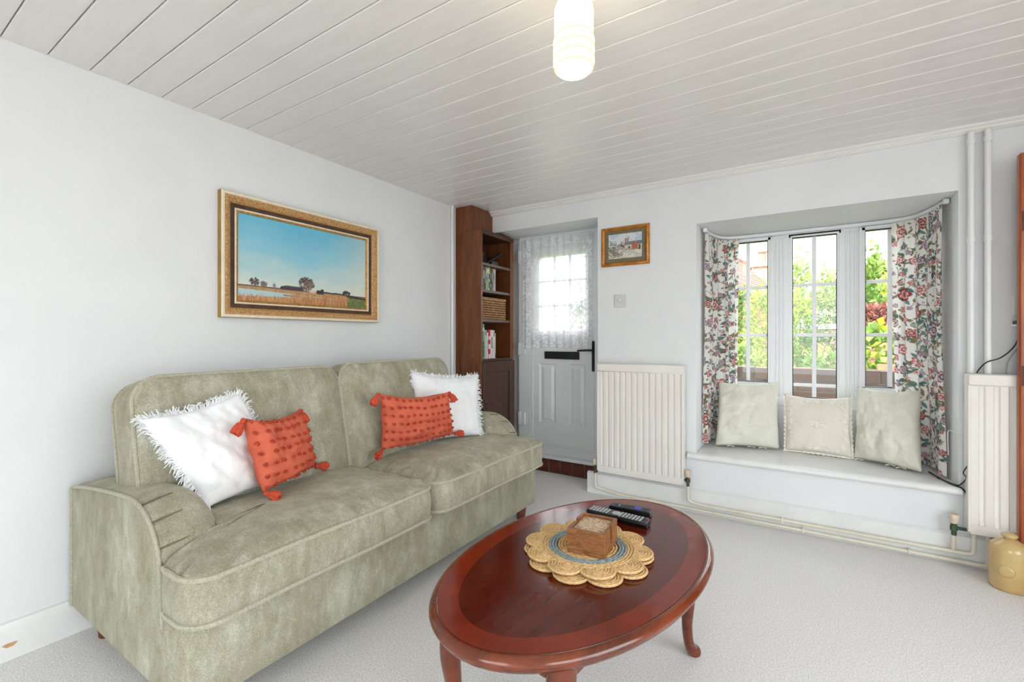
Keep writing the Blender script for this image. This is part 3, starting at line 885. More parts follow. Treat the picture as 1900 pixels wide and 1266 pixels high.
def tuft_pillow(label, TL, TR, BR, BL, seed, tdirs, rows=7, cols=11):
    S, n0 = pillow_fn(TL, TR, BR, BL, .125, .06, .018, .006, seed)
    t = thing('tufted_cushion', label, 'cushion', base_of(S))
    pillow_body(S).build('cover', RUST, t, smooth=180)
    r = random.Random(seed); m = MB()
    for j in range(rows):
        v = -.90 + 1.8 * j / (rows - 1)
        for i in range(cols):
            u = -.95 + 1.9 * i / (cols - 1) + r.uniform(-.02, .02)
            vv = v + r.uniform(-.02, .02)
            p = S(u, vv, 1); du = (S(u + .02, vv, 1) - S(u - .02, vv, 1)).normalized(); dv = (S(u, min(1, vv + .02), 1) - S(u, max(-1, vv - .02), 1)).normalized()
            nn = du.cross(dv)
            if nn.dot(n0) < 0: nn = -nn
            for q in range(2):                            # knotted loops
                a0 = r.uniform(0, 6); R = r.uniform(.0055, .0085)
                lp = [p + nn * (.004 + .004 * math.sin(2 * x + a0)) + (du * math.cos(x + a0) + dv * math.sin(x + a0) * .8) * R for x in [k * 2 * PI / 7 for k in range(6)]]
                m.tube(lp, .0026, 4, cap=True)
    o = m.build('tuft_knots', RUSTD, t, smooth=180, fixn=False); tag(o, 'rows of knotted yarn tufts', kind='stuff')
    for (u, v), d in zip(((-1, 1), (1, 1), (1, -1), (-1, -1)), tdirs): tassel(t, S(u, v, 1) , d)
    return t
fringe_pillow('white fringed cushion leaning by the near sofa arm', (.53, -2.471, .843), (.475, -2.148, .888), (.52, -1.99, .525), (.598, -2.305, .525), 3)
tuft_pillow('small rust tufted cushion leaning on the near white fringed cushion', (.635, -2.205, .815), (.545, -1.94, .805), (.55, -1.875, .553), (.67, -2.16, .545), 11,
            ((-.1, -.5, -.75), (.35, .25, -.9), (.15, 1, -.1), (.5, .55, -.25)), rows=7, cols=9)
fringe_pillow('white fringed cushion leaning by the far sofa arm', (.46, -1.21, .904), (.60, -.80, .866), (.685, -.88, .522), (.50, -1.25, .522), 21)
tuft_pillow('rust tufted cushion lying against the far white fringed cushion', (.60, -1.57, .836), (.715, -1.20, .812), (.66, -1.09, .565), (.575, -1.535, .555), 31,
            ((-.1, -.45, -.8), (.4, .5, -.8), (.35, .9, .02), (.45, -.85, -.22)), rows=7, cols=12)

# window seat cushions
SAGEL = mat('pale_sage_linen', (228, 227, 214), (220, 219, 205), 5, rough=.9, bump=.35, bscale=12, bdist=.010, spec=.12)
CREAM = mat('cream_linen', (234, 227, 217), (229, 221, 210), 8, rough=.9, bump=.3, bscale=300, bdist=.001, spec=.12)
LACEW = mat('cream_lace_stitch', (252, 248, 240), (244, 239, 229), 60, rough=.95, bump=.6, bscale=420, bdist=.002)
TIE = mat('cream_tie', (222, 218, 204), (210, 206, 192), 40, rough=.9)
def plain_pillow(name, label, TL, TR, BR, BL, T, mt, seed, wr=.006):
    S, n0 = pillow_fn(TL, TR, BR, BL, T, .045, .010, wr, seed)
    t = thing(name, label, 'cushion', base_of(S))
    pillow_body(S, 52, 52).build('cover', mt, t, smooth=180)
    return t, S, n0
def ties(t, S, us):
    for u in us:
        for s in (-1, 1):
            p = S(u, -1, 1)
            pts = smoothpath([p, p + Vector((s * .008, -.012, -.001)), p + Vector((s * .022, -.020, -.004))], 4)
            MB().tube([(a.x, a.y, max(a.z, SEAT_T + .004)) for a in pts], .0035, 5).build('tie', TIE, t)
t, S, n0 = plain_pillow('seat_cushion_sage', 'pale sage cushion on the window seat by the narrow curtain', (1.808, .385, .795), (2.165, .41, .810), (2.172, .36, .380), (1.805, .245, .380), .15, SAGEL, 2, .010); ties(t, S, (-.5, .15, .5))
t, S, n0 = plain_pillow('seat_cushion_sage', 'pale sage cushion on the window seat by the wide curtain', (2.582, .41, .803), (2.852, .310, .808), (2.835, .165, .380), (2.558, .345, .380), .15, SAGEL, 6, .010); ties(t, S, (-.85, .1, .4))
t, S, n0 = plain_pillow('seat_cushion_lace', 'cream lace-trimmed cushion between the two sage cushions', (2.20, .425, .730), (2.546, .425, .733), (2.55, .335, .380), (2.205, .355, .380), .12, CREAM, 9, .004)
m = MB(); r = random.Random(4)
def flower_stitch(u0, v0, R, npet, rr=.0032):
    for k in range(npet):
        a = 2 * PI * k / npet + r.random()
        lp = []
        for q in range(9):
            b = 2 * PI * q / 8; uu = u0 + math.cos(a) * R * .6 + R * .42 * math.cos(b); vv = v0 + math.sin(a) * R * .6 + R * .42 * math.sin(b)
            lp.append(S(max(-.99, min(.99, uu)), max(-.99, min(.99, vv)), 1) + n0 * .001)
        m.tube(lp, rr, 4, cap=False)
flower_stitch(0, .02, .17, 7); flower_stitch(.17, .0, .11, 6); flower_stitch(-.17, .04, .11, 6); flower_stitch(0, .02, .06, 5)
for k in range(46):
    e = k / 46 * 4; sd_ = int(e); q = -0.82 + 1.64 * (e - sd_)
    u, v = ((q, -.80), (.80, q), (q, .80), (-.80, q))[sd_]
    flower_stitch(u + r.uniform(-.05, .05), v + r.uniform(-.06, .06), r.uniform(.06, .11), 5, .0028)
tag(m.build('lace_applique', LACEW, t, smooth=180, fixn=False), 'raised cream lace flowers', kind='stuff')
m = MB()
for (e0, e1) in (((-1, -1), (-1, 1)), ((1, -1), (1, 1)), ((-1, -1), (1, -1))):      # frilled lace edging
    n = 60; vs = []
    for k in range(n + 1):
        q = k / n; u = e0[0] + (e1[0] - e0[0]) * q; v = e0[1] + (e1[1] - e0[1]) * q
        p = S(u, v, 1); d = (p - S(u * .9, v * .9, 0)).normalized()
        vs += [p - d * .003, p + d * (.013 + .004 * math.sin(q * 90)) + n0 * .004 * math.sin(q * 70)]
    vs = [(a[0], a[1], max(a[2], SEAT_T + .002)) for a in vs]
    m.add(vs, [(2 * k, 2 * k + 1, 2 * k + 3, 2 * k + 2) for k in range(n)])
m.build('lace_edging', LACEW, t, smooth=180, fixn=False)

# ---------------------------------------------------------------- bookcase in the alcove
BX, BY0, BY1, BZ = .252, -.28, .168, 1.922
bk = thing('bookcase', 'tall dark wooden alcove bookcase with cupboard below', 'bookcase', (.126, -.05, 0))
MB().box(.002, BY0, 0, BX, BY0 + .018, BZ, .002).build('side_panel', MAHOG, bk, smooth=0)
MB().box(.002, BY1 - .018, 0, BX, BY1, BZ, .002).build('side_panel', MAHOG, bk, smooth=0)
MB().box(.002, BY0 + .018, .05, .014, BY1 - .018, BZ - .02).build('back_panel', MAHOGD, bk, smooth=0)
MB().box(.002, BY0 + .018, BZ - .02, BX, BY1 - .018, BZ, .002).build('top_board', MAHOGD, bk, smooth=0)
MB().box(BX, BY1 - .05, .93, BX + .004, BY1, BZ - .025, .001).build('face_stile', MAHOG, bk, smooth=0)
MB().box(BX, BY0, BZ - .03, BX + .006, BY1, BZ + .004, .002).build('top_rail', MAHOGD, bk, smooth=0)
SH = (1.676, 1.470, 1.243, .936)
for z in SH[:3]:
    MB().box(.014, BY0 + .018, z - .02, BX - .004, BY1 - .018, z).build('shelf', SHELFE, bk, smooth=0)
MB().box(.014, BY0 + .018, SH[3] - .02, BX - .001, BY1 - .018, SH[3]).build('shelf', MAHOGD, bk, smooth=0)
m = MB()                                                # cupboard door: stiles, rails, sunk panel
z0, z1 = .09, .914
m.box(BX, BY0 + .004, z0, BX + .018, BY0 + .072, z1, .002); m.box(BX, BY1 - .072, z0, BX + .018, BY1 - .004, z1, .002)
m.box(BX, BY0 + .072, z1 - .085, BX + .018, BY1 - .072, z1, .002); m.box(BX, BY0 + .072, z0, BX + .018, BY1 - .072, z0 + .085, .002)
dr = m.build('door', MAHOGD, bk, smooth=0)
MB().box(BX, BY0 + .07, z0 + .08, BX + .008, BY1 - .07, z1 - .08).build('panel', MAHOGD, dr, smooth=0)
rg = MB().tube([(BX + .024, BY0 + .035 + .012 * math.cos(a), .60 + .016 * math.sin(a)) for a in [k * PI / 8 for k in range(16)]], .0025, 6, closed=True)
rg.lathe([(.008, BX + .018), (.008, BX + .026), (.003, BX + .03)], (0, BY0 + .035, .615), 10, ax='x').build('ring_pull', BRASS, dr)
MB().box(.004, BY0 + .018, 0, BX - .01, BY1 - .018, .09).build('plinth', MAHOGD, bk, smooth=0)
COPP = mat('copper_hinge', (176, 96, 44), (150, 78, 34), 40, rough=.35, metal=.7)
for zz in (1.76, 1.03): MB().box(BX + .004, BY1 - .016, zz - .025, BX + .008, BY1 - .004, zz + .025).build('hinge_plate', COPP, bk)
o = MB().box(.002, BY0, BZ + .0005, .16, -.001, ZC - .001, .002).build('boxing', MAHOG, smooth=0)
tag(o, 'dark wooden boxing between bookcase top and ceiling', 'boxing')
o = MB().box(.14, .015, BZ + .0045, .235, .15, BZ + .022, .003).build('plaster_damage_slab', MAHOGD); tag(o, 'dark slab standing in for damaged plaster above the bookcase', 'board')  # wooden slab shape put in for a patch of broken plaster
# books
def book(label, y, wd, z, h, dp, col, band=None, lean=0):
    t = thing('book', label, 'book', (BX - .02 - dp / 2, y + wd / 2, z), (lean, 0, 0), group='books in the alcove bookcase')
    cm = mat('cover_%d_%d_%d' % col, col, tuple(int(v * .88) for v in col), 60, rough=.45)
    m = MB(); hw = wd / 2; x1 = dp / 2; x0 = -dp / 2
    m.box(x0, -hw, 0, x1 - .003, -hw + .0016, h); m.box(x0, hw - .0016, 0, x1 - .003, hw, h)
    m.prism([(-hw, x1 - .003), (-hw * .7, x1), (hw * .7, x1), (hw, x1 - .003), (hw - .0016, x1 - .004), (-hw + .0016, x1 - .004)], lambda p, tt: (p[1], p[0], tt * h))
    c = m.build('cover', cm, t, local=True, smooth=40)
    MB().box(x0 + .004, -hw + .0018, .003, x1 - .0045, hw - .0018, h - .003).build('pages', mat('paper', (232, 226, 210), (222, 214, 196), 90, rough=.9), t, local=True, smooth=0)
    if band:
        for (a, b, cc) in band:
            band_mat = mat('band_%d_%d_%d' % cc, cc, None, 50, rough=.5)
            MB().box(x1 - .0005, -hw * .72, h * a, x1 + .0006, hw * .72, h * b).build('spine_band', band_mat, c, local=True, smooth=0)
    return t
yy = BY0 + .0205
up = [('thin cream book at the left end of the upper row', .010, .195, (226, 214, 160), [(.6, .9, (196, 176, 70))]),
      ('pale grey book beside the thin cream one', .022, .192, (176, 178, 176), [(.55, .9, (90, 92, 96)), (.1, .2, (110, 110, 112))]),
      ('charcoal grey book, third in the upper row', .018, .188, (70, 74, 80), [(.5, .85, (170, 174, 178))]),
      ('navy blue book left of the bright yellow one', .020, .190, (44, 50, 66), [(.3, .8, (120, 128, 146))]),
      ('thin bright yellow book in the upper row', .012, .186, (224, 196, 40), [(.4, .6, (80, 74, 40))]),
      ('sky blue book in the upper row', .024, .188, (92, 146, 186), [(.75, .92, (210, 222, 232))]),
      ('yellow and black striped book in the upper row', .016, .190, (214, 196, 66), [(.1, .35, (30, 32, 34)), (.5, .7, (30, 32, 34))]),
      ('dark green book in the upper row', .019, .186, (42, 58, 46), [(.15, .3, (140, 170, 90)), (.55, .85, (96, 110, 84))]),
      ('black book with a teal foot in the upper row', .020, .184, (34, 38, 42), [(.02, .16, (60, 140, 150)), (.45, .8, (120, 124, 128))]),
      ('stone grey book in the upper row', .022, .186, (158, 152, 142), [(.5, .8, (110, 104, 96))]),
      ('whitish book at the right end of the upper row', .018, .184, (206, 200, 190), [(.3, .75, (160, 152, 142))])]
for lab, wd, h, c, bd in up:
    book(lab, yy, wd - .001, SH[1] + .0006, h * .95, .15, c, bd); yy += wd
yy = BY0 + .0205
lo = [('very dark book at the left end of the lower row', .020, .262, (36, 40, 46), None),
      ('tall sage green book in the lower row', .032, .268, (126, 160, 124), [(.05, .5, (78, 118, 84)), (.8, .9, (190, 206, 184))]),
      ('pale grey book left of the red banded one', .030, .222, (188, 188, 186), [(.82, .95, (130, 130, 132))]),
      ('slim white book left of the red banded one', .016, .205, (222, 222, 220), [(.3, .7, (180, 178, 176))]),
      ('red and white banded book in the lower row', .034, .225, (196, 36, 40), [(.0, .16, (226, 214, 200)), (.34, .50, (232, 224, 212)), (.66, .78, (226, 200, 190))]),
      ('broad white book with grey lettering in the lower row', .034, .225, (214, 214, 214), [(.35, .75, (150, 150, 154))]),
      ('white book with brown top label in the lower row', .022, .222, (228, 226, 222), [(.78, .96, (150, 118, 96)), (.2, .6, (196, 192, 188))]),
      ('short cream book at the right end of the lower row', .014, .200, (214, 200, 180), [(.02, .2, (150, 110, 90))])]
for i, (lab, wd, h, c, bd) in enumerate(lo):
    book(lab, yy, wd - .001, SH[3] + .0006, h, .17, c, bd); yy += wd
# wicker basket
WICK = mat('wicker', (206, 168, 128), (150, 100, 62), 70, rough=.8, bump=.5, bscale=160)
WICKD = mat('wicker_core', (92, 58, 34), (70, 44, 26), 40, rough=.9)
bs = thing('wicker_basket', 'rectangular woven wicker basket on the middle shelf', 'basket', (.135, -.075, SH[2]))
x0, x1, y0, y1, z0, z1 = .03, .228, BY0 + .030, .095, SH[2] + .001, SH[2] + .165
MB().box(x0 + .008, y0 + .008, z0, x1 - .008, y1 - .008, z1 - .006).build('core', WICKD, bs, smooth=0)
m = MB(); nr = 9
for k in range(nr):
    zc = z0 + .010 + (z1 - z0 - .018) * k / (nr - 1)
    def side(p0, p1, out):
        L = (Vector(p1) - Vector(p0)).length; n = max(4, int(L / .0105)); 
        for i in range(n):
            a = Vector(p0).lerp(Vector(p1), (i + .1) / n); b = Vector(p0).lerp(Vector(p1), (i + 1.0) / n)
            up_ = .006 if (i + k) % 2 else -.004
            m.tube([a + Vector((0, 0, -.005)) + out * -.002, (a + b) / 2 + out * .005, b + Vector((0, 0, .005)) + out * -.002], [.003, .0062, .003], 5, cap=False)
    side((x1 - .004, y0 + .006, zc), (x1 - .004, y1 - .006, zc), Vector((1, 0, 0)))
    side((x0 + .02, y0 + .004, zc), (x1 - .006, y0 + .004, zc), Vector((0, -1, 0)))
tag(m.build('weave', WICK, bs, smooth=180, fixn=False), 'plaited wicker strands', kind='stuff')
MB().tube(bendpath([(x0, y0, z1), (x1, y0, z1), (x1, y1, z1), (x0, y1, z1), (x0, y0, z1)], .015), .007, 6).build('rim', WICK, bs)
# top shelf oddments
DGREY = mat('dark_grey_metal', (60, 60, 62), (40, 40, 42), 30, rough=.35, metal=.4)
j = thing('jar', 'small dark jar with a grey lid on the top shelf', 'jar', (.17, -.155, SH[0]))
MB().lathe([(.022, 0), (.026, .004), (.026, .055), (.018, .066), (.018, .070)], (.17, -.155, SH[0] + .001), 16).build('body', BLACK, j)
MB().lathe([(.0195, .068), (.0195, .092), (.016, .095)], (.17, -.155, SH[0] + .001), 16).build('lid', DGREY, j)
j = thing('torch', 'slim black torch-like stick propped at a slant on the top shelf', 'torch', (.19, -.05, SH[0]))
d = Vector((.02, .185, .10)); p0 = Vector((.185, -.125, SH[0] + .016))
MB().tube([p0, p0 + d * .25, p0 + d * .3, p0 + d * .78], [.011, .011, .009, .009], 12).build('body', BLACK, j)
MB().tube([p0 + d * .78, p0 + d * .86, p0 + d], [.010, .0165, .0165], 12).build('head', DGREY, j)
MB().box(.175, -.075, SH[0] + .001, .205, .02, SH[0] + .045, .004).build('rest_block', BLACK, j)

# ---------------------------------------------------------------- pictures
GOLD = mat('antique_gold', (196, 150, 84), (150, 104, 50), 60, rough=.38, metal=.35, bump=.4, bscale=220, bdist=.002)
GOLD2 = mat('gold_edge', (178, 136, 48), (150, 110, 34), 12, rough=.35, metal=.4)
CREAMF = mat('cream_frame_paint', (234, 222, 200), (224, 210, 186), 30, rough=.4)
DBROWN = mat('dark_brown_frame', (84, 56, 34), (66, 42, 26), 30, rough=.5)
BURL = mat('burl_frame', (206, 164, 110), (150, 102, 54), 110, rough=.35, bump=.15, bscale=150)
def frame_ring(y0, y1, z0, z1, w0, w1, d0, d1, fx):
    """mitred moulding from inset w0 (depth d0) to inset w1 (depth d1)"""
    vs = []
    for w_, d in ((w0, d0), (w1, d1)):
        vs += [fx(y0 + w_, d, z0 + w_), fx(y1 - w_, d, z0 + w_), fx(y1 - w_, d, z1 - w_), fx(y0 + w_, d, z1 - w_)]
    return vs, [(k, (k + 1) % 4, 4 + (k + 1) % 4, 4 + k) for k in range(4)]
def profile_frame(y0, y1, z0, z1, prof, fx):
    m = MB(); vs = []
    for w_, d in prof: vs += [fx(y0 + w_, d, z0 + w_), fx(y1 - w_, d, z0 + w_), fx(y1 - w_, d, z1 - w_), fx(y0 + w_, d, z1 - w_)]
    n = len(prof)
    fs = [(i * 4 + k, i * 4 + (k + 1) % 4, ((i + 1) % n) * 4 + (k + 1) % 4, ((i + 1) % n) * 4 + k) for i in range(n) for k in range(4)]
    return m.add(vs, fs)
PAINT = attr_mat('oil_paint', rough=.5, spec=.35, bump=.12, bscale=250)
pc = thing('landscape_painting', 'gilt-framed landscape painting of a blue sky above marshland', 'painting', (.002, -1.54, 1.197))
fx = lambda a, d, z: (.0015 + d, a, z)
y0, y1, z0, z1 = -2.003, -1.076, 1.197, 1.788
profile_frame(y0, y1, z0, z1, [(0, 0), (0, .034), (.003, .0375), (.012, .038), (.015, .034), (.015, 0)], fx).build('outer_edge', CREAMF, pc, smooth=30)
profile_frame(y0 - .001, y1 + .001, z0 - .001, z1 + .001, [(0, 0), (0, .030), (.004, .030), (.004, 0)], fx).build('gold_side', GOLD2, pc, smooth=30)
profile_frame(y0, y1, z0, z1, [(.015, .004), (.015, .035), (.022, .037), (.034, .031), (.044, .022), (.048, .016), (.048, .004)], fx).build('gilt_moulding', BURL, pc, smooth=40)
profile_frame(y0, y1, z0, z1, [(.048, .004), (.048, .017), (.067, .013), (.067, .004)], fx).build('brown_slip', DBROWN, pc, smooth=30)
profile_frame(y0, y1, z0, z1, [(.067, .004), (.067, .016), (.071, .018), (.075, .016), (.075, .004)], fx).build('cream_slip', CREAMF, pc, smooth=30)
profile_frame(y0, y1, z0, z1, [(.075, .004), (.075, .015), (.084, .011), (.084, .004)], fx).build('gold_slip', GOLD, pc, smooth=30)
def big_painting():
    wm, hm = (y1 - y0) - .168, (z1 - z0) - .168
    cv = Canvas(430, 240, wm, hm, (120, 180, 205)); X, Y = cv.X / wm, cv.Y / hm
    L = lambda c: np.array(lin(c))
    top, mid, low, right = L((104, 182, 214)), L((142, 198, 216)), L((206, 216, 208)), L((218, 218, 200))
    n = npnoise(X * 2, Y * 2, 4, 3)
    t = np.clip((Y - .2) / .8 + (n - .5) * .35, 0, 1)[..., None]
    sky = np.where(t > .5, mid + (top - mid) * (t - .5) * 2, low + (mid - low) * t * 2)
    rx = np.clip((X - .62) / .4, 0, 1)[..., None] ** 1.4 * np.clip(1.15 - Y[..., None] * .55, 0, 1)
    sky = sky * (1 - .75 * rx) + right * .75 * rx
    cv.c[..., :3] = sky
    H0 = .175 + .012 * (1 - X) - .02 * np.clip(X - .5, 0, 1)        # horizon
    n2 = npnoise(X * wm, Y * hm, 60, 9); n3 = npnoise(X * 8, Y * .8, 14, 5)
    def region(mask, col, a=1.0): cv.put((slice(None), slice(None)), mask.astype(float), col, a)
    region(Y < H0, (172, 136, 96)); region((Y < H0) & (Y > H0 - .012), (92, 78, 70))
    region((Y < H0 - .03 + .012 * n3) & (n2 > .5), (196, 160, 112), .7)
    region((Y < H0 - .045 - .05 * X) & (Y > .055 + .05 * X) & (X < .72), (176, 202, 208))                # water
    region((np.abs(Y - (H0 - .075 - .03 * X)) < .008) & (X > .3) & (X < .75), (150, 112, 82))
    r_ = random.Random(3)
    region((Y < .03 + .05 * np.clip((X - .25) * 2, 0, 1) + .02 * n3) & (X < .85), (168, 112, 70), .85)
    for _ in range(1500):
        x = r_.uniform(0, .86) ; hh_ = (.035 + .05 * r_.random() + .05 * min(1, max(0, (x - .2) * 1.6))) * (.6 + .8 * fbm(x * 14, 2, 1, 2) ** 2 + .3 * r_.random())
        y_ = r_.uniform(-.02, .03 + .06 * (x > .35)); c_ = r_.choice(((196, 140, 92), (168, 104, 62), (210, 164, 116), (140, 84, 52), (186, 122, 78), (220, 184, 140)))
        cv.stroke([(x * wm, y_ * hm), ((x + r_.uniform(-.006, .006)) * wm, (y_ + hh_) * hm)], .0011, c_, .55)
    g = (X > .80 + .06 * n3 - .25 * np.clip(.1 - Y, 0, 1)) & (Y < H0 - .028)
    region(g, (104, 116, 70)); region(g & (n2 > .55), (122, 132, 82)); region((X > .82) & (np.abs(Y - (H0 - .018 - .10 * (X - .82))) < .014), (70, 58, 52))
    xm = lambda v: v * wm; ym = lambda v: v * hm
    def tree(x, y, rx_, ry_, col, k=60, seed=1):
        r = random.Random(seed); cv.stroke([(xm(x), ym(y)), (xm(x), ym(y) + ry_)], .0022, (66, 50, 48))
        for _ in range(k):
            a = r.uniform(0, 6.3); q = r.random() ** .5
            cv.ellipse(xm(x) + math.cos(a) * rx_ * q, ym(y) + ry_ + math.sin(a) * ry_ * .9 * q, r.uniform(.003, .007), r.uniform(.002, .004), r.random() * 3, tuple(int(c * r.uniform(.8, 1.25)) for c in col), .75)
    tree(.105, .185, .024, .020, (72, 58, 66), 60, 2); tree(.165, .182, .016, .014, (108, 92, 104), 40, 3); tree(.235, .18, .008, .012, (130, 118, 122), 20, 4)
    cv.stroke([(xm(.29), ym(.19)), (xm(.33), ym(.205)), (xm(.43), ym(.20))], .008, (58, 50, 56))
    region((X > .29) & (X < .45) & (Y > .165) & (Y < .205), (70, 66, 74)); region((X > .31) & (X < .45) & (Y > .205) & (Y < .222 - (X - .31) * .05), (92, 78, 74))
    tree(.475, .175, .046, .040, (84, 66, 62), 230, 5); tree(.49, .19, .03, .025, (128, 108, 98), 60, 6)
    region((X > .50) & (X < .55) & (Y > .155) & (Y < .185), (212, 176, 156)); region((X > .555) & (X < .615) & (Y > .15) & (Y < .20), (64, 50, 48)); region((X > .59) & (X < .615) & (Y > .19) & (Y < .215), (60, 46, 46))
    tree(.815, .155, .026, .016, (64, 52, 52), 90, 7); region((X > .6) & (X < .8) & (np.abs(Y - H0 - .002) < .008 * (.5 + n2)), (70, 60, 58))
    return cv, wm, hm
cv, wm, hm = big_painting()
printed_sheet('canvas', cv, lambda U, V: (np.full_like(U, .0095), y0 + .084 + U, z0 + .084 + V), PAINT, pc)
# small church picture
sp = thing('village_picture', 'small gilt-framed village picture beside the door', 'picture', (1.272, -.002, 1.595))
fy = lambda a, d, z: (a, -.001 - d, z)
a0, a1, b0, b1 = 1.103, 1.440, 1.596, 1.865
GOLD3 = mat('orange_gilt', (206, 140, 58), (168, 98, 34), 20, rough=.3, metal=.35)
profile_frame(a0, a1, b0, b1, [(0, 0), (0, .012), (.006, .018), (.014, .020), (.022, .014), (.026, .010), (.026, 0)], fy).build('frame', GOLD3, sp, smooth=50)
MB().box(a0 + .024, -.006, b0 + .024, a1 - .024, -.002, b1 - .024).build('mount', mat('olive_mount', (120, 112, 92), (110, 102, 82), 40, rough=.9), sp, smooth=0)
def small_painting():
    wm, hm = .235, .170; cv = Canvas(190, 140, wm, hm, (206, 212, 216)); X, Y = cv.X / wm, cv.Y / hm
    n = npnoise(X, Y, 7, 2); F = (slice(None), slice(None))
    reg = lambda mk, c, a=1.0: cv.put(F, mk.astype(float), c, a)
    reg((n > .52) & (Y > .55), (172, 190, 204), .8); reg(Y < .42, (196, 188, 172)); reg((Y < .36) & (n > .5), (214, 206, 192))
    reg((X > .52) & (X < .62) & (Y > .5) & (Y < .80), (168, 148, 118)); reg((X > .50) & (X < .53) & (Y > .5) & (Y < .8), (130, 110, 88)); reg((X > .60) & (X < .63) & (Y > .78) & (Y < .84), (150, 130, 104))
    reg((X > .55) & (X < .98) & (Y > .36) & (Y < .55), (196, 186, 166)); reg((X > .54) & (X < .80) & (Y > .52) & (Y < .64 + .1 * (X - .54)), (112, 122, 138)); reg((X > .82) & (Y > .52) & (Y < .66), (108, 116, 130))
    reg((X > .70) & (X < .88) & (Y > .32) & (Y < .62) & (Y < .70 - 1.2 * np.abs(X - .79)), (170, 104, 84)); reg((X > .60) & (X < .66) & (Y > .38) & (Y < .46), (70, 66, 66)); reg((X > .9) & (X < .96) & (Y > .3) & (Y < .5), (86, 86, 78))
    r = random.Random(9)
    for _ in range(420):
        k = r.random(); 
        if k < .55: x, y, c = r.gauss(.14, .10), r.gauss(.38, .16), r.choice(((70, 84, 60), (96, 108, 72), (54, 62, 50), (130, 120, 120), (150, 150, 100)))
        elif k < .75: x, y, c = r.gauss(.43, .06), r.gauss(.52, .06), r.choice(((120, 72, 76), (98, 60, 66), (140, 94, 90)))
        elif k < .9: x, y, c = r.gauss(.28, .1), r.gauss(.2, .05), r.choice(((96, 92, 104), (110, 104, 100), (70, 74, 80), (150, 140, 120)))
        else: x, y, c = r.gauss(.5, .2), r.gauss(.34, .03), r.choice(((120, 124, 96), (146, 138, 110)))
        cv.ellipse(x * wm, y * hm, r.uniform(.002, .006), r.uniform(.0015, .004), r.random() * 3, c, .8)
    cv.stroke([(.42 * wm, .28 * hm), (.7 * wm, .2 * hm), (.98 * wm, .1 * hm)], .004, (176, 182, 190)); cv.stroke([(.1 * wm, .06 * hm), (.35 * wm, .1 * hm), (.4 * wm, .2 * hm)], .003, (150, 144, 140))
    return cv
printed_sheet('print', small_painting(), lambda U, V: (1.154 + U, np.full_like(U, -.0065), 1.647 + V), PAINT, sp)
# dimmer switch
sw = thing('dimmer_switch', 'square white dimmer switch below the village picture', 'switch', (1.238, -.002, 1.31))
SWP = mat('switch_plate', (212, 211, 210), None, 20, rough=.35)
MB().box(1.194, -.009, 1.310, 1.282, -.0005, 1.399, .003).build('plate', SWP, sw)
MB().lathe([(.012, 0), (.012, -.012), (.009, -.014)], (1.238, -.009, 1.3545), 20, ax='y').build('knob', SWP, sw)

# ---------------------------------------------------------------- radiators and heating pipes
def radiator(label, x0, x1, z0, z1, yf, pitch, loc):
    t = thing('radiator', label, 'radiator', loc)
    n = max(2, round((x1 - x0 - .03) / pitch)); xs = []
    a0, a1 = x0 + .012, x1 - .012; p = (a1 - a0) / n
    prof = []
    for i in range(n):
        b = a0 + i * p
        prof += [(b, yf), (b + .50 * p, yf), (b + .62 * p, yf + .009), (b + .88 * p, yf + .009)]
    prof.append((a1, yf))
    zs = [(z0 + .045, 1), (z0 + .075, 0), (z1 - .075, 0), (z1 - .055, 1)]
    vs = []
    for z, flat in zs:
        for (x, y_) in prof: vs.append((x, yf if flat else y_, z))
    W = len(prof)
    fs = [(j * W + i, j * W + i + 1, (j + 1) * W + i + 1, (j + 1) * W + i) for j in range(3) for i in range(W - 1)]
    MB().add(vs, fs).build('front_panel', RADW, t, smooth=30)
    MB().box(x0 + .008, yf - .001, z0, x1 - .008, yf + .012, z0 + .046, .003).build('bottom_rail', RADW, t)
    MB().box(x0 + .012, yf + .012, z0 + .01, x1 - .012, -.022, z1 - .02).build('back_body', RADW, t, smooth=0)
    MB().box(x0, yf - .006, z1 - .056, x1, -.02, z1, .006).build('top_grille', RADW, t)
    for xx in (x0, x1 - .013): MB().box(xx, yf - .002, z0 + .008, xx + .013, -.022, z1 - .05, .003).build('side_panel', RADW, t)
    return t
radiator('cream panel radiator between door and window seat', 1.098, 1.672, .176, .925, -.085, .040, (1.385, -.05, .176))
radiator('white panel radiator below the vertical pipes by the wooden door', 2.955, 3.62, .174, .930, -.082, .050, (3.28, -.06, .174))
def valve(label, x, y_, z, side, mt):
    t = thing('radiator_valve', label, 'valve', (x, y_, z - .03), group='radiator valves')
    MB().tube([(x, y_, z - .035), (x, y_, z + .02)], .010, 10).tube([(x, y_, z), (x + side * .045, y_, z)], .008, 10).lathe([(.0145, -.012), (.0145, .012)], (x, y_, z), 6).lathe([(.013, .018), (.013, .036)], (x + side * .0, y_, z), 8).build('body', mt, t)
    MB().lathe([(.013, .022), (.017, .028), (.020, .06), (.017, .066)], (x, y_, z), 14).build('cap', CAPW, t)
valve('small brass radiator valve nearest the door step', 1.075, -.055, .190, 1, BRASS)
valve('brass radiator valve at the window end of the cream radiator', 1.692, -.055, .205, -1, BRASS)
valve('green-stained valve at the foot of the white radiator', 2.912, -.06, .185, 1, GREENM)
def pipe(label, pts, r=.0085, rb=.03, clips=()):
    t = thing('heating_pipe', label, 'pipe', tuple(pts[0]))
    MB().tube(bendpath(pts, rb), r, 10).build('tube', PIPE, t)
    for c in clips: MB().box(c[0] - .006, c[1] - .012, c[2] - .012, c[0] + .006, -.0195, c[2] + .012, .002).build('clip', PIPE, t)
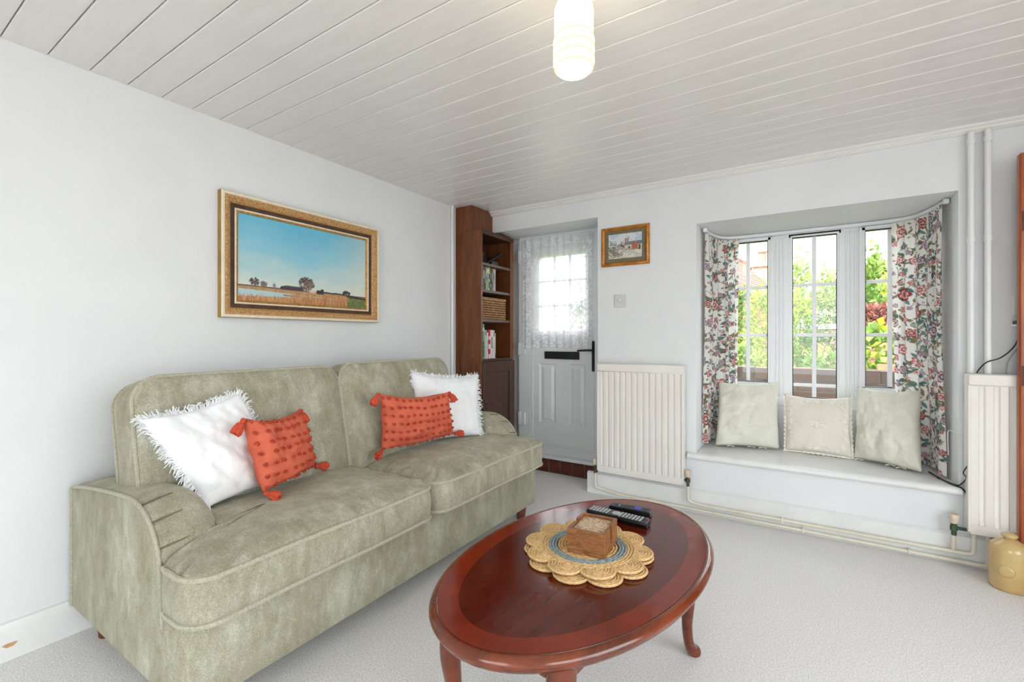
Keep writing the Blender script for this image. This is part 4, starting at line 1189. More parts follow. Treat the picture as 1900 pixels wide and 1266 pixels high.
pipe('cream heating pipe running low along the skirting to the white radiator', [(1.075, -.055, .154), (1.075, -.055, .055), (1.25, -.045, .030), (3.033, -.045, .022), (3.033, -.045, .173)], .009, .02, [(1.45, -.045, .030), (2.3, -.045, .027), (2.75, -.045, .024)])
pipe('cream heating pipe above the lower one below the window seat', [(1.692, -.055, .169), (1.692, -.05, .075), (1.75, -.045, .062), (2.985, -.045, .065), (2.985, -.045, .173)], .009, .025, [(2.2, -.045, .063)])
pipe('short vertical cream pipe under the green-stained valve', [(2.912, -.06, .150), (2.912, -.05, .10), (2.912, -.046, .072)], .009, .01)
for lab, x in (('vertical white pipe nearest the window curtain', 2.978), ('vertical white pipe nearest the wooden door', 3.036)):
    t = thing('riser_pipe', lab, 'pipe', (x, -.03, .93), group='vertical riser pipes')
    MB().tube([(x, -.032, .931), (x, -.032, 2.086)], .0135, 12).build('tube', GLOSS, t)
    for zz in (1.57, 2.04): MB().lathe([(.0165, -.014), (.0165, .014)], (x, -.032, zz), 12).build('collar', GLOSS, t)

# ---------------------------------------------------------------- ceiling light
lp = thing('ceiling_light', 'lit white glass cylinder ceiling light with ribbed lower end', 'ceiling light', (1.751, -1.873, 2.119))
LX, LY = 1.751, -1.873
MB().lathe([(.052, 0), (.052, -.045), (.044, -.060), (.040, -.078)], (LX, LY, 2.119), 32).build('base', GLOSS, lp)
SHADE = mat('lit_opal_glass', (255, 248, 235), (255, 248, 235), 5, rough=.3, emit=(255, 238, 210), es=5.5)
prof = [(.038, 0), (.050, -.006), (.0545, -.020), (.0545, -.092)]
for z in (-.100, -.128, -.156):
    prof += [(.0525, z), (.0575, z - .008), (.0580, z - .014), (.0560, z - .021)]
prof += [(.0520, -.186), (.046, -.192), (.0, -.192)]
MB().lathe(prof, (LX, LY, 2.045), 40, capb=True, capt=False).build('glass_shade', SHADE, lp, smooth=60)
RING = mat('amber_ring', (236, 196, 110), (226, 182, 96), 20, rough=.3, emit=(255, 206, 120), es=.35)
for z, r_ in ((-.099, .0550), (-.1275, .0572), (-.1555, .0572), (-.183, .0545)):
    MB().tube([(LX + r_ * math.cos(a), LY + r_ * math.sin(a), 2.045 + z) for a in [k * PI / 16 for k in range(32)]], .0017, 5, closed=True).build('shade_ring', RING, lp)

# ---------------------------------------------------------------- oval coffee table
TX, TY, TA, TBs, TZ = 1.745, -1.767, .545, .330, .450
TR_ = math.radians(-8.03)
tb = thing('coffee_table', 'polished oval mahogany coffee table with cabriole legs', 'coffee table', (TX, TY, 0), (0, 0, TR_))
def oval(prof, capb, capt, seg=96):
    """prof: (inset from edge, z); local frame: minor axis x, major axis y"""
    m = MB(); vs = []
    for ins, z in prof:
        for k in range(seg):
            a = 2 * PI * k / seg; vs.append(((TBs - ins) * math.cos(a), (TA - ins) * math.sin(a), z))
    fs = [(i * seg + k, i * seg + (k + 1) % seg, (i + 1) * seg + (k + 1) % seg, (i + 1) * seg + k) for i in range(len(prof) - 1) for k in range(seg)]
    if capb: fs.append(tuple(range(seg))[::-1])
    if capt: fs.append(tuple((len(prof) - 1) * seg + k for k in range(seg)))
    return m.add(vs, fs)
oval([(.075, TZ - .002), (.075, TZ)], True, True).build('tabletop', TABLE, tb, local=True, smooth=30)
oval([(.022, TZ - .002), (.022, TZ), (.075, TZ), (.075, TZ - .002)], False, False).build('cross_band', TABLEB, tb, local=True, smooth=30)
oval([(.022, TZ - .001), (.019, TZ + .0012), (.012, TZ), (.004, TZ - .006), (.0, TZ - .013), (.002, TZ - .019), (.007, TZ - .022), (.007, TZ - .026), (.012, TZ - .034), (.024, TZ - .036), (.08, TZ - .036), (.08, TZ - .002)], False, False).build('moulded_rim', TABLER, tb, local=True, smooth=50)
oval([(.09, TZ - .036), (.09, TZ - .004)], True, True).build('underside', TABLE, tb, local=True, smooth=30)
lx, ly = .165, .375
for sx in (-1, 1):
    MB().box(sx * lx - .011, -ly, TZ - .10, sx * lx + .011, ly, TZ - .036).build('apron', TABLER, tb, local=True, smooth=0)
for sy in (-1, 1):
    MB().box(-lx, sy * ly - .011, TZ - .10, lx, sy * ly + .011, TZ - .036).build('apron', TABLER, tb, local=True, smooth=0)
for sx in (-1, 1):
    for sy in (-1, 1):
        c = [(0, .414, .030), (0, .37, .033), (.012, .32, .033), (.016, .27, .028), (.010, .20, .022), (.004, .12, .0175), (.010, .06, .0165), (.022, .025, .019), (.034, .010, .023), (.036, .0, .020)]
        pts = [(sx * (lx + o * .35), sy * (ly + o * 1.3), z) for o, z, r_ in c]
        sm = smoothpath(pts, 4); rs = np.interp(np.linspace(0, len(c) - 1, len(sm)), range(len(c)), [q[2] for q in c])
        sm[-1].z = 0; MB().tube(sm, [float(v) for v in rs], 14).build('leg', TABLER, tb, local=True, smooth=60)

# jute placemats: coiled centre, blue ring, scalloped edge
JUTE = mat('jute', (230, 192, 140), (194, 148, 94), 120, rough=.95, bump=.8, bscale=180, bdist=.004, spec=.1)
JUTEL = mat('jute_light', (238, 206, 156), (204, 162, 108), 120, rough=.95, bump=.8, bscale=180, bdist=.004, spec=.1)
BLUEJ = mat('blue_grey_jute', (166, 178, 180), (130, 146, 150), 120, rough=.95, bump=.8, bscale=180, bdist=.004, spec=.1)
def coil(m, cx, cy, r0, r1, z, pitch=.0085, rr=.0046):
    r = r0 + pitch / 2
    while r < r1:
        n = max(10, int(2 * PI * r / .009)); ph = random.random() * 6
        m.tube([(cx + (r + .0007 * math.sin(9 * a)) * math.cos(a), cy + r * math.sin(a), z + .0012 * math.sin(a * n / 2.5 + ph)) for a in [2 * PI * k / n for k in range(n)]], rr, 5, closed=True)
        r += pitch
def placemat(label, cx, cy, z, rot):
    t = thing('jute_placemat', label, 'placemat', (cx, cy, z), (0, 0, rot), group='stacked jute placemats')
    m = MB(); coil(m, 0, 0, -.004, .092, .005); m.lathe([(.09, .0012), (.09, .004)], (0, 0, 0), 32)
    m.build('centre_coil', JUTE, t, local=True, smooth=180)
    m = MB(); coil(m, 0, 0, .092, .117, .005); m.build('blue_ring', BLUEJ, t, local=True, smooth=180)
    m = MB(); coil(m, 0, 0, .117, .143, .005); m.build('outer_ring', JUTEL, t, local=True, smooth=180)
    pet = None
    for k in range(10):
        a = 2 * PI * k / 10
        if pet is None:
            m = MB(); R = .046
            r = .005
            while r < R + .002:                         # half-round scallop
                n = 14; m.tube([(.142 + r * math.cos(q), r * 1.02 * math.sin(q), .0042) for q in [-PI * .62 + PI * 1.24 * i / n for i in range(n + 1)]], .0046, 5)
                r += .0082
            pet = m.build('scallop', JUTEL, t, local=True, smooth=180); pet.rotation_euler = (0, 0, a)
        else: inst(pet, t, (0, 0, 0), rotz=a)
    return t
placemat('lower jute placemat, half hidden under the other', 1.752, -1.777, TZ + .0012, .40)
placemat('upper scalloped jute placemat with a blue-grey ring', 1.746, -1.764, TZ + .0136, .28)
# coaster box
BOXW = mat('mango_wood', (158, 102, 58), (108, 66, 34), 8, (2, 2, 9), rough=.45, dist=2.5)
BOXT = mat('mango_wood_edge', (176, 118, 74), (150, 94, 56), 20, rough=.5)
cb = thing('coaster_box', 'carved wooden coaster box standing on the jute placemat', 'box', (1.765, -1.768, TZ + .0256), (0, 0, math.radians(5)))
hw, hd, hh, th = .056, .068, .068, .009
MB().box(-hw, -hd, 0, hw, hd, .008).build('bottom', BOXW, cb, local=True, smooth=0)
for sy in (-1, 1): MB().box(-hw, sy * hd - (th if sy > 0 else 0), .008, hw, sy * hd + (0 if sy > 0 else th), hh, .0012).build('wall', BOXW, cb, local=True, smooth=0)
for sx in (-1, 1):
    xa, xb = (hw - th, hw) if sx > 0 else (-hw, -hw + th)
    out = [(-hd + th, .008), (hd - th, .008), (hd - th, hh), (.011, hh), (.011, .030)] + [(.011 * math.cos(q), .030 - .011 * math.sin(q)) for q in [PI * k / 8 for k in range(1, 8)]] + [(-.011, .030), (-.011, hh), (-hd + th, hh)]
    MB().prism(out, lambda p, t_: (xa + (xb - xa) * t_, p[0], p[1])).build('notched_wall', BOXW, cb, local=True, smooth=0)
CARV = mat('carved_coaster', (216, 190, 160), (146, 110, 80), 130, rough=.7, bump=1.0, bscale=110, bdist=.004)
for k in range(5):
    t = thing('coaster', 'carved pale wooden coaster on top of the coaster box stack' if k == 4 else ('lowest', 'second lowest', 'middle', 'second highest', '')[k] + ' plain coaster of the stack in the wooden box', 'coaster', (1.765, -1.768, TZ + .0256 + .009 + k * .0105), (0, 0, math.radians(5)), group='coasters in the wooden box')
    MB().box(-hw + th + .001, -hd + th + .001, 0, hw - th - .001, hd - th - .001, .0095, .001).build('slab', BOXT if k < 4 else CARV, t, local=True, smooth=0)
    if k == 4:
        m = MB()
        for (n_, R) in ((12, .036), (8, .024), (5, .012)):
            for q in range(n_):
                a = 2 * PI * q / n_
                m.tube([(R * math.cos(a) + .006 * math.cos(b), R * 1.2 * math.sin(a) + .006 * math.sin(b), .0098) for b in [2 * PI * i / 8 for i in range(8)]], .0014, 4, closed=True)
        m.build('carving', mat('carving_light', (226, 206, 182), (200, 174, 146), 90, rough=.7), t, local=True, smooth=180)
# remotes
RBTN = mat('remote_buttons', (196, 198, 200), (170, 172, 176), 90, rough=.5)
RDARK = mat('remote_buttons_dark', (58, 60, 66), (48, 50, 54), 90, rough=.5)
BLUEB = mat('blue_button', (74, 72, 200), (60, 58, 180), 20, rough=.4); REDB = mat('red_button', (206, 60, 44), None, 20, rough=.4); TEALB = mat('teal_button', (80, 170, 190), None, 20, rough=.4); PURB = mat('purple_button', (150, 60, 170), None, 20, rough=.4)
def remote(label, loc, rot, L, W_, Hh):
    t = thing('remote_control', label, 'remote', loc, (0, 0, rot), group='remote controls on the coffee table')
    p = [(-W_ / 2 * .72, 0), (W_ / 2 * .72, 0), (W_ / 2, Hh * .6), (W_ / 2 * .95, Hh), (-W_ / 2 * .95, Hh), (-W_ / 2, Hh * .6)]
    m = MB(); vs = []
    for (x, sc) in ((-L / 2, .80), (-L / 2 + .006, 1), (L / 2 - .006, 1), (L / 2, .80)):
        for (a, b) in p: vs.append((x, a * (.9 + .1 * (sc > .9)), b * sc + (1 - sc) * Hh * .3))
    fs = [(i * 6 + k, i * 6 + (k + 1) % 6, i * 6 + 6 + (k + 1) % 6, i * 6 + 6 + k) for i in range(3) for k in range(6)] + [tuple(range(6)), tuple(18 + k for k in range(6))[::-1]]
    m.add(vs, fs).build('body', BLACK, t, local=True, smooth=35)
    return t
t = remote('long black remote with many pale buttons', (1.742, -1.482, TZ + .0012), math.radians(-3), .222, .052, .022)
m = MB(); z = .022
for i in range(16):
    for j in range(4):
        x = -.098 + i * .0122; yv = -.0165 + j * .011
        if 6 <= i <= 8: continue
        m.box(x - .0038, yv - .0032, z - .001, x + .0038, yv + .0032, z + .0016, .0008)
m.build('buttons', RBTN, t, local=True)['kind'] = 'stuff'
m = MB().lathe([(.016, z - .001), (.016, z + .0016)], (-.005, 0, 0), 20).lathe([(.007, z + .0016), (.007, z + .0024)], (-.005, 0, 0), 14); m.build('direction_pad', RBTN, t, local=True)
MB().box(.098, .010, z - .001, .105, .018, z + .002, .001).build('red_button', REDB, t, local=True)
t = remote('short black remote with a blue direction pad behind the long one', (1.760, -1.398, TZ + .0012), math.radians(4), .150, .042, .022)
m = MB()
for (x, yv) in ((-.05, -.008), (-.05, .008), (-.03, .0), (-.018, -.009), (-.018, .009), (-.006, -.009), (-.006, .009), (.055, -.008), (.055, .008)): m.box(x - .005, yv - .004, z - .001, x + .005, yv + .004, z + .0018, .001)
m.build('buttons', RDARK, t, local=True)['kind'] = 'stuff'
MB().box(.016, -.012, z - .001, .040, .012, z + .002, .003).build('direction_pad', BLUEB, t, local=True)
MB().box(-.044, -.0045, z - .001, -.036, .0045, z + .002, .001).build('teal_button', TEALB, t, local=True)
MB().box(-.072, -.004, z - .0015, -.064, .004, z + .001, .001).build('power_button', PURB, t, local=True)

# ---------------------------------------------------------------- right-hand corner
STONE = mat('stoneware', (206, 178, 124), (188, 156, 100), 6, rough=.22, coat=.5, detail=6)
hb = thing('stoneware_bottle', 'tan stoneware hot water bottle standing on the carpet', 'stoneware bottle', (3.063, -0.195, 0))
MB().lathe([(.060, 0), (.0645, .005), (.066, .02), (.066, .172), (.065, .183), (.060, .191), (.044, .204), (.028, .214), (.022, .218)], (3.063, -0.195, 0), 40).build('body', STONE, hb, smooth=60)
MB().lathe([(.018, .214), (.018, .222), (.024, .226), (.027, .231), (.0255, .238), (.019, .242), (.008, .244)], (3.063, -0.195, 0), 24).build('neck_stopper', STONE, hb, smooth=60)
d = Vector((CAM.x - 3.063 - .45, CAM.y + .195, 0)).normalized(); cx, cy = 3.063 + d.x * .064, -0.195 + d.y * .064
Mx = Matrix.Translation((cx, cy, .092)) @ d.to_track_quat('Z', 'Y').to_matrix().to_4x4()
MB().lathe([(.026, -.006), (.026, .003), (.0235, .007), (.018, .009)], (0, 0, 0), 24).xf(Mx).build('filler_cap', STONE, hb, smooth=60)
DW = mat('orange_brown_wood', (176, 88, 38), (142, 62, 24), 5, (5, 5, .6), rough=.3, dist=.9, coat=.3)
m = MB().box(3.112, -.126, .012, 3.83, -.092, 1.925, .006)
d2 = struct(m.build('door_2', DW), 'open orange-brown wooden door at the right edge')
for (xa, xb, za, zb) in ((3.21, 3.44, 1.05, 1.80), (3.50, 3.73, 1.05, 1.80), (3.21, 3.44, .2, .85), (3.50, 3.73, .2, .85)):
    MB().box(xa, -.134, za, xb, -.1255, zb, .007).build('raised_panel', DW, d2)
for zz in (1.62, .93):
    MB().box(3.119, -.1272, zz - .045, 3.144, -.1255, zz + .045).build('hinge_leaf', mat('dark_hinge', (86, 44, 26), (70, 36, 20), 30, rough=.5), d2, smooth=0)
sk = thing('wall_socket', 'white wall socket partly behind the wooden door', 'socket', (3.16, -.002, 1.2))
MB().box(3.125, -.010, 1.205, 3.215, -.0005, 1.295, .003).build('plate', GLOSS, sk)
pl = thing('black_plug', 'black plug in the white wall socket', 'plug', (3.165, -.03, 1.225))
MB().box(3.146, -.052, 1.226, 3.192, -.0108, 1.276, .008).build('body', BLACK, pl)
ad = thing('power_adapter', 'flat black adapter resting on a small white ledge', 'adapter', (3.16, -.03, 1.165))
MB().box(3.124, -.060, 1.163, 3.20, -.002, 1.180, .003).build('body', BLACK, ad)
ld = MB().box(3.118, -.062, 1.152, 3.21, -.0005, 1.1625, .002).build('wall_ledge', GLOSS); tag(ld, 'small white ledge below the wall socket', 'ledge')
def cable(label, pts, r, mt):
    t = thing('cable', label, 'cable', tuple(pts[0]))
    MB().tube(smoothpath(pts, 8), r, 7).build('flex', mt, t)
GREYC = mat('grey_cable', (150, 152, 156), None, 30, rough=.5)
cable('black cable drooping from the plug to the white radiator', [(3.152, -.045, 1.222), (3.135, -.05, 1.15), (3.12, -.055, 1.07), (3.075, -.056, 1.01), (3.025, -.058, .985), (2.998, -.062, .95), (2.990, -.066, .934)], .0028, BLACK)
cable('grey cable behind the wooden door above the white radiator', [(3.145, -.05, 1.08), (3.118, -.04, 1.03), (3.095, -.05, .98), (3.09, -.055, .932)], .0022, GREYC)
cable('black cable trailing along the right end of the window seat', [(2.872, .225, .377), (2.885, .15, .377), (2.905, .06, .376), (2.925, .0, .376), (2.945, -.035, .374), (2.965, -.060, .345)], .0035, BLACK)
cable('thin black cable looping above the window seat end', [(2.885, .11, .376), (2.910, .05, .378), (2.935, .0, .378), (2.948, -.02, .392), (2.956, -.055, .43), (2.945, -.06, .455), (2.958, -.07, .495)], .0025, BLACK)
cable('thin white cable pinned across the window reveal', [(2.925, .105, .50), (2.922, .100, .60), (2.926, .095, .628), (2.936, .02, .632), (2.945, -.004, .634), (2.958, -.01, .640)], .0025, GLOSS)

# ---------------------------------------------------------------- garden outside the window
CY_, SY_ = math.cos(YAW), math.sin(YAW)
def at(px, py, Y):
    """the point at distance Y beyond the far wall that lies on a given line of sight"""
    r = (px - 950.0) / FPX; u = (627.0 - py) / FPX
    d = Vector((r * CY_ - SY_, r * SY_ + CY_, u)); return CAM + d * ((Y - CAM.y) / d.y)
GZ = .30
PATIO = mat('pale_paving', (150, 144, 134), (128, 122, 112), 5, rough=.9)
struct(MB().box(-14, -14, -.4, 16, 34, -.13).build('ground', PATIO), 'pale paved ground around the cottage')
LAWN = mat('lawn', (104, 128, 52), (80, 106, 40), 14, rough=.95, bump=.6, bscale=60, bdist=.02)
struct(MB().box(-10, 1.72, -.129, 14, 30, GZ).build('garden_bed', LAWN), 'raised green garden beyond the low brick wall')
# low brick wall
BRICK = [mat('garden_brick_%d' % i, a, b, 22, rough=.9, bump=.6, bscale=60, bdist=.006) for i, (a, b) in enumerate((((108, 80, 66), (80, 62, 54)), ((98, 80, 70), (74, 62, 56)), ((118, 84, 66), (88, 70, 60))))]
gw = struct(MB().box(.2, 1.512, -.12, 5.2, 1.708, .822).build('garden_wall', MORT, smooth=0), 'low weathered brick wall just outside the window')
bms = [None, None, None]
for row in range(5):
    top = row == 0; h = .10 if top else .066; ln = .218
    zb = (.840 - .10) if top else .840 - .10 - row * .078
    x = .2 - (row % 2) * .11
    while x < 5.2:
        k = random.randrange(3)
        if bms[k] is None:
            bms[k] = MB().box(0, 0, 0, .208, .22, 1, .006).build('brick', BRICK[k], gw, local=True, smooth=0); o = bms[k]
        else: o = inst(bms[k], gw, (0, 0, 0))
        o.location = (x, 1.50 + random.uniform(-.006, .006), zb); o.scale = (1, 1, h - random.uniform(0, .006))
        x += ln
# foliage
LEAF = {}
def leaf_mat(rough=.6):
    if 'leaf' in LEAF: return LEAF['leaf']
    m, nt, p = new_mat('leaves')
    a = N(nt, 'ShaderNodeAttribute', attribute_name='print'); nt.links.new(a.outputs['Color'], p.inputs['Base Color'])
    p.inputs['Roughness'].default_value = .55; p.inputs['Specular IOR Level'].default_value = .3
    t = N(nt, 'ShaderNodeBsdfTranslucent'); nt.links.new(a.outputs['Color'], t.inputs[0])
    mx = N(nt, 'ShaderNodeMixShader'); mx.inputs[0].default_value = .35
    nt.links.new(p.outputs[0], mx.inputs[1]); nt.links.new(t.outputs[0], mx.inputs[2])
    nt.links.new(mx.outputs[0], nt.nodes['Material Output'].inputs[0]); LEAF['leaf'] = m; return m
def foliage(parent, c, rad, n, size, cols, seed, shape='ellipsoid', up=.2, asp=.45):
    r = np.random.default_rng(seed)
    d = r.normal(size=(n, 3)); d /= np.linalg.norm(d, axis=1)[:, None]
    q = r.random(n) ** .33; q = .45 + .55 * q
    p = d * q[:, None]
    if shape == 'cone':
        z = r.random(n) ** 1.3 * 2 - 1; rr = (1 - z) / 2 * .95 + .08; a = r.random(n) * 2 * PI; k = np.sqrt(r.random(n)) * .5 + .5
        p = np.stack([rr * k * np.cos(a), rr * k * np.sin(a), z], 1); d = p.copy(); d[:, 2] += .3; d /= np.linalg.norm(d, axis=1)[:, None]
    lump = 1 + .18 * np.sin(p[:, 0] * 7 + seed) * np.sin(p[:, 1] * 6 + 2 * seed) + .14 * np.sin(p[:, 2] * 9 + seed) + .1 * r.normal(size=n)
    p = p * lump[:, None] * np.array(rad) + np.array(c)
    ax = d + r.normal(size=(n, 3)) * .8 + np.array([0, 0, up]); ax /= np.linalg.norm(ax, axis=1)[:, None]
    sd = np.cross(ax, r.normal(size=(n, 3))); sd /= np.linalg.norm(sd, axis=1)[:, None]
    s = size * r.uniform(.6, 1.35, n)[:, None]
    nr = np.cross(ax, sd) * .12
    V = np.stack([p, p + (ax * .5 + sd * asp * .5 + nr) * s, p + ax * s, p + (ax * .5 - sd * asp * .5 + nr) * s], 1).reshape(-1, 3)
    Mi = np.array(TM[parent.name].inverted()); V = V @ Mi[:3, :3].T + Mi[:3, 3]
    F = np.arange(4 * n).reshape(n, 4)
    me = bpy.data.meshes.new('foliage')
    me.vertices.add(4 * n); me.vertices.foreach_set('co', V.ravel())
    me.loops.add(4 * n); me.loops.foreach_set('vertex_index', F.ravel().astype(np.int32))
    me.polygons.add(n); me.polygons.foreach_set('loop_start', (np.arange(n) * 4).astype(np.int32))
    me.update(calc_edges=True); me.validate()
    C = np.array([lin(c_) for c_ in cols])[r.integers(0, len(cols), n)] * r.uniform(.75, 1.25, n)[:, None]
    C = np.concatenate([np.repeat(C, 4, 0), np.ones((4 * n, 1))], 1)
    at_ = me.color_attributes.new('print', 'FLOAT_COLOR', 'POINT'); at_.data.foreach_set('color', C.ravel().astype(np.float32))
    me.materials.append(leaf_mat())
    o = bpy.data.objects.new('foliage', me); COL.objects.link(o); o.parent = parent; TM[o.name] = TM[parent.name]; o['kind'] = 'stuff'
    return o
BARK = mat('bark', (96, 78, 62), (70, 56, 44), 20, rough=.95)
YEL = ((168, 176, 40), (188, 190, 62), (140, 158, 36), (120, 142, 40)); DRK = ((52, 80, 34), (66, 96, 42), (44, 68, 32)); MID = ((96, 128, 44), (116, 144, 58), (78, 110, 40)); PAL = ((140, 160, 84), (156, 172, 104), (120, 144, 72)); RED = ((140, 84, 74), (158, 100, 88), (120, 70, 62))
def shrub(name, label, cat, px, py_top, px_half, Y, base, n, size, cols, seed, shape='ellipsoid', grp='garden plants', depth=1.0, asp=.45, py_bot=None):
    top = at(px, py_top, Y); b = at(px - px_half, 600, Y); c = at(px + px_half, 600, Y); rw = (c - b).length / 2
    zb = base if py_bot is None else at(px, py_bot, Y).z
    hz = (top.z - zb) / 2
    t = thing(name, label, cat, (top.x, Y, base), group=grp)
    foliage(t, (top.x, Y, zb + hz), (rw, rw * depth, hz), n, size, cols, seed, shape, asp=asp)
    MB().tube([(top.x, Y, base), (top.x + .02, Y, zb + hz * 1.4)], [max(.015, rw * .10), .008], 8).build('stem', BARK, t)
    return t
shrub('shrub', 'bright yellow-green shrub seen through the left pane', 'shrub', 1412, 545, 34, 2.9, GZ, 2600, .055, YEL + MID[:1], 1)
shrub('shrub', 'mid green bush beside the narrow curtain outside', 'shrub', 1362, 538, 30, 3.3, GZ, 2000, .06, MID + DRK[:1], 2)
shrub('conifer', 'small clipped golden conifer low in the left pane', 'conifer', 1408, 612, 22, 2.4, GZ, 1800, .03, YEL + PAL, 3, 'cone')
shrub('shrub', 'yellow-green shrub at the left of the middle pane', 'shrub', 1482, 535, 30, 3.6, GZ, 2600, .055, YEL + MID, 4)
shrub('conifer', 'dark green rounded conifer in the middle pane', 'conifer', 1512, 588, 44, 3.0, GZ, 3200, .035, DRK + MID[:1], 5, 'ellipsoid')
shrub('conifer', 'narrow bright conifer in front of the dark rounded one', 'conifer', 1474, 600, 17, 2.3, GZ, 1500, .03, YEL[2:] + MID, 6, 'cone')
shrub('shrub', 'low pale leafy plant behind the middle of the wall', 'shrub', 1522, 662, 36, 1.98, GZ, 900, .06, PAL + MID, 7, asp=.6)
shrub('shrub', 'large-leaved plant filling the right pane', 'shrub', 1632, 612, 34, 2.15, GZ, 520, .085, YEL + PAL + MID, 8, asp=.75)
shrub('shrub', 'low green plant at the foot of the left pane', 'shrub', 1376, 640, 22, 2.1, GZ, 900, .05, PAL + MID, 15, asp=.6)
shrub('maple', 'dark red Japanese maple in the right pane', 'tree', 1628, 570, 36, 6.2, GZ, 1800, .10, RED, 9, py_bot=622)
shrub('tree', 'tall pale green tree behind the red maple', 'tree', 1622, 470, 34, 11.5, GZ, 3000, .18, PAL + MID, 10)
shrub('tree', 'bright green tree beside the wide curtain outside', 'tree', 1672, 478, 34, 10.5, GZ, 2600, .18, PAL + YEL[:2], 11)
shrub('tree', 'hazy green tree in the middle of the centre pane', 'tree', 1535, 520, 36, 14.5, GZ, 2600, .17, PAL, 12)
shrub('tree', 'pale distant tree above the yellow-green shrub', 'tree', 1478, 492, 34, 19.0, GZ, 2200, .22, PAL, 13)
shrub('shrub', 'green hedge bush below the pale green tree', 'shrub', 1604, 540, 40, 8.6, GZ, 2400, .13, MID + DRK[1:2], 14)
shrub('shrub', 'dark leafy plant behind the lace over the door glass', 'shrub', 1078, 545, 16, 2.6, GZ, 900, .06, DRK + RED[:1], 16, asp=.6)
# far garden wall with pale coping
FB = mat('far_brick', (170, 112, 92), (140, 92, 76), 30, rough=.95, bump=.4, bscale=40, bdist=.01)
p0, p1 = at(1480, 600, 7.4), at(1760, 600, 6.6)
fw = thing('brick_garden_wall', 'far red brick garden wall with pale coping', 'garden wall', ((p0.x + p1.x) / 2, 7.0, GZ))
m = MB(); zt = at(1540, 602, 7.2).z
def wallbox(m, a, b, th_, z0_, z1_):
    dd = (b - a); dd.z = 0; dd.normalize(); nn = Vector((-dd.y, dd.x, 0)) * th_ / 2
    q = [a - nn, b - nn, b + nn, a + nn]
    m.add([(v.x, v.y, z0_) for v in q] + [(v.x, v.y, z1_) for v in q], [(3, 2, 1, 0), (4, 5, 6, 7), (0, 1, 5, 4), (1, 2, 6, 5), (2, 3, 7, 6), (3, 0, 4, 7)])
wallbox(m, p0, p1, .20, GZ - .05, zt - .09); m.build('core', MORT, fw, smooth=0)
dd = (p1 - p0); dd.z = 0; Lw = dd.length; ang = math.atan2(dd.y, dd.x); fb = None
for row in range(14):
    zb = zt - .09 - (row + 1) * .076
    if zb < GZ: break
    x = -(row % 2) * .11
    while x < Lw - .1:
        P = p0 + dd.normalized() * x; P.z = zb
        if fb is None: fb = MB().box(0, -.112, 0, .206, .112, .066, .005).build('brick', FB, fw, local=True, smooth=0); o = fb
        else: o = inst(fb, fw, (0, 0, 0))
        o.location = TM[fw.name].inverted() @ P; o.rotation_euler = (0, 0, ang); x += .218
m = MB(); wallbox(m, p0, p1, .30, zt - .09, zt); m.build('coping', mat('pale_stone', (206, 200, 190), (188, 182, 170), 12, rough=.9), fw, smooth=0)
# red-roofed house
TILE = [mat('roof_tile_%d' % i, a, b, 14, rough=.9, bump=.4, bscale=20, bdist=.01) for i, (a, b) in enumerate((((176, 100, 88), (150, 82, 72)), ((186, 112, 98), (160, 92, 80))))]
E0 = at(1368, 537, 8.2); hd_ = Vector((math.sin(math.radians(42.3) - YAW), math.cos(math.radians(42.3) - YAW), 0)); left_ = Vector((-hd_.y, hd_.x, 0))
E0 = E0 + hd_ * .6
hs = thing('neighbour_house', 'neighbouring brick cottage with red tiled roof and chimney', 'house', (E0.x, E0.y, 0))
run, rise, Lh = 1.2, 1.304, 6.0
def hp(a, b, z): v = E0 + hd_ * a + left_ * b; return (v.x, v.y, E0.z + z)
q = [hp(0, .25, -3), hp(Lh, .25, -3), hp(Lh, 2 * run - .25, -3), hp(0, 2 * run - .25, -3)]
MB().add(q + [(x, y_, E0.z + .05) for x, y_, _ in q], [(3, 2, 1, 0), (4, 5, 6, 7), (0, 1, 5, 4), (1, 2, 6, 5), (2, 3, 7, 6), (3, 0, 4, 7)]).build('wall', FB, hs, smooth=0)
rows = 15
rf = MB().add([hp(-.1, 0, -.02), hp(Lh + .1, 0, -.02), hp(Lh + .1, run, rise - .02), hp(-.1, run, rise - .02), hp(Lh + .1, 2 * run, -.02), hp(-.1, 2 * run, -.02)], [(0, 1, 2, 3), (3, 2, 4, 5), (1, 4, 2), (0, 3, 5)]).build('roof', TILE[0], hs, smooth=0)
for k in range(rows):
    t0, t1 = k / rows, (k + 1.25) / rows; t1 = min(t1, 1)
    A = hp(-.12, run * t0, rise * t0 + .045); B = hp(Lh + .12, run * t0, rise * t0 + .045); C_ = hp(Lh + .12, run * t1, rise * t1 + .012); D_ = hp(-.12, run * t1, rise * t1 + .012)
    lowv = [(x, y_, z - .04) for x, y_, z in (A, B, C_, D_)]
    MB().add([A, B, C_, D_] + lowv, [(0, 1, 2, 3), (7, 6, 5, 4), (0, 4, 5, 1), (1, 5, 6, 2), (2, 6, 7, 3), (3, 7, 4, 0)]).build('tile_course', TILE[k % 2], rf, smooth=0)
MB().tube([hp(-.12, run, rise + .02), hp(Lh + .12, run, rise + .02)], .09, 8).build('ridge', TILE[0], hs)
MB().tube([hp(-.1, -.05, -.06), hp(Lh + .1, -.05, -.06)], .055, 8).build('gutter', GASK, hs)
ch = at(1414, 500, 13.0)
m = MB().box(ch.x - .28, 12.8, ch.z - 1.2, ch.x + .28, 13.3, ch.z + .05, .01).box(ch.x - .34, 12.74, ch.z + .05, ch.x + .34, 13.36, ch.z + .16, .01)
cm_ = m.build('chimney', mat('pale_chimney_brick', (196, 164, 146), (172, 140, 122), 20, rough=.9), hs)
MB().lathe([(.14, .16), (.12, .2), (.11, .50), (.14, .52), (.14, .57)], (ch.x, 13.05, ch.z), 14).build('chimney_pot', TILE[1], cm_)
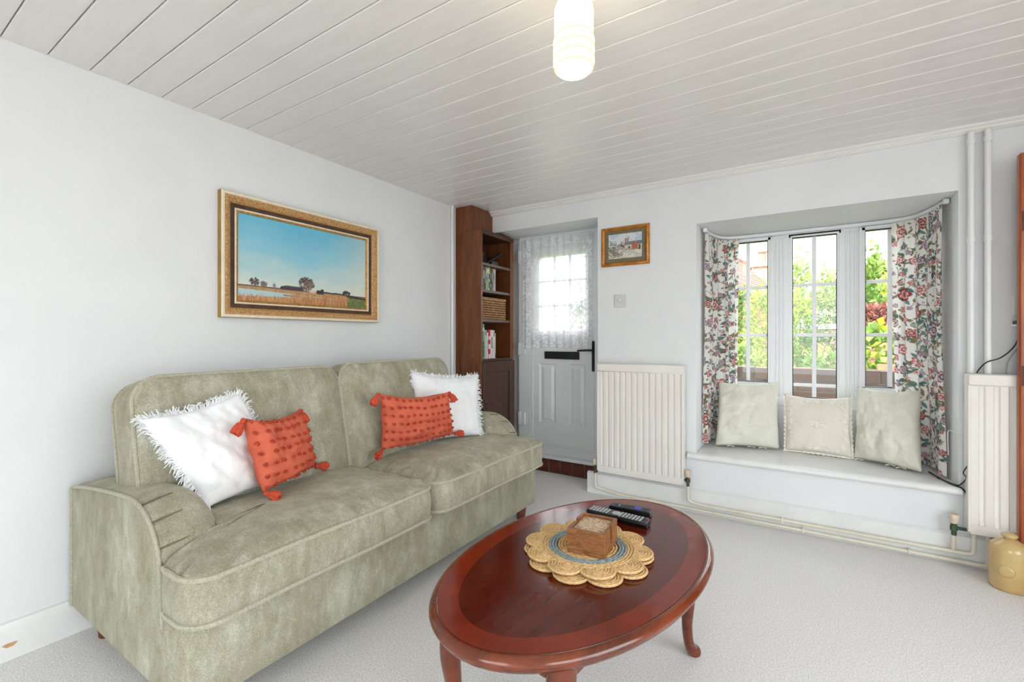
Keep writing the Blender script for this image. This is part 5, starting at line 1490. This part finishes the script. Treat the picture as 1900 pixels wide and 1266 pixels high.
# pale garden lamp on a leaning arm, black lantern, pots
wh = mat('pale_metal', (214, 214, 214), (196, 196, 198), 30, rough=.4)
a, b, c = at(1494, 560, 5.0), at(1527, 478, 5.0), at(1534, 468, 5.0)
gl = thing('garden_lamp', 'pale garden lamp hanging from a leaning pole', 'garden lamp', (a.x - .10, a.y, GZ))
MB().tube(smoothpath([(a.x - .14, a.y, GZ), a, a.lerp(b, .6) + Vector((.02, 0, -.01)), b, c], 5), .018, 8).build('pole', wh, gl)
d = at(1533, 500, 5.0); e = at(1532, 438, 5.0)
MB().tube([c, e], .008, 6).build('upper_rod', wh, gl); MB().box(c.x - .02, c.y - .02, c.z + .01, c.x + .02, c.y + .02, c.z + .12, .004).build('socket', wh, gl)
MB().tube([c, (d.x, d.y, d.z + .02)], .006, 6).build('drop_rod', wh, gl)
MB().lathe([(.045, 0), (.05, .008), (.03, .03), (.012, .045)], tuple(d), 16).build('lamp_shade', wh, gl)
q = at(1661, 512, 5.6)
bl = thing('lantern_post', 'black lantern on a slim post beside the wide curtain outside', 'lantern', (q.x, q.y, GZ))
MB().tube([(q.x, q.y, GZ), (q.x, q.y, q.z + .02)], .018, 8).build('post', GASK, bl)
MB().box(q.x - .05, q.y - .05, q.z, q.x + .05, q.y + .05, q.z + .02).box(q.x - .04, q.y - .04, q.z + .02, q.x + .04, q.y + .04, q.z + .13).build('lantern_body', GASK, bl, smooth=0)
MB().lathe([(.07, .13), (.02, .19), (.008, .24)], tuple(q), 4).build('lantern_roof', GASK, bl, smooth=0)
TERR = mat('terracotta', (196, 120, 88), (170, 98, 70), 16, rough=.85)
for (px, py, Y, s, lab) in ((1662, 656, 3.1, 1.0, 'tall terracotta pot beside the wide curtain outside'), (1652, 690, 1.86, .5, 'small terracotta pot beside the large-leaved plant')):
    q = at(px, py, Y); t = thing('terracotta_pot', lab, 'plant pot', (q.x, q.y, GZ), group='terracotta pots')
    h = max(.2, q.z + .12 * s - GZ)
    MB().lathe([(.10 * s, 0), (.15 * s, h * .82), (.17 * s, h * .82), (.175 * s, h), (.15 * s, h), (.14 * s, h * .9)], (q.x, q.y, GZ), 24).build('pot', TERR, t)
    MB().lathe([(.002, h * .9), (.142 * s, h * .9)], (q.x, q.y, GZ), 20, capb=False, capt=False).build('soil', BARK, t)
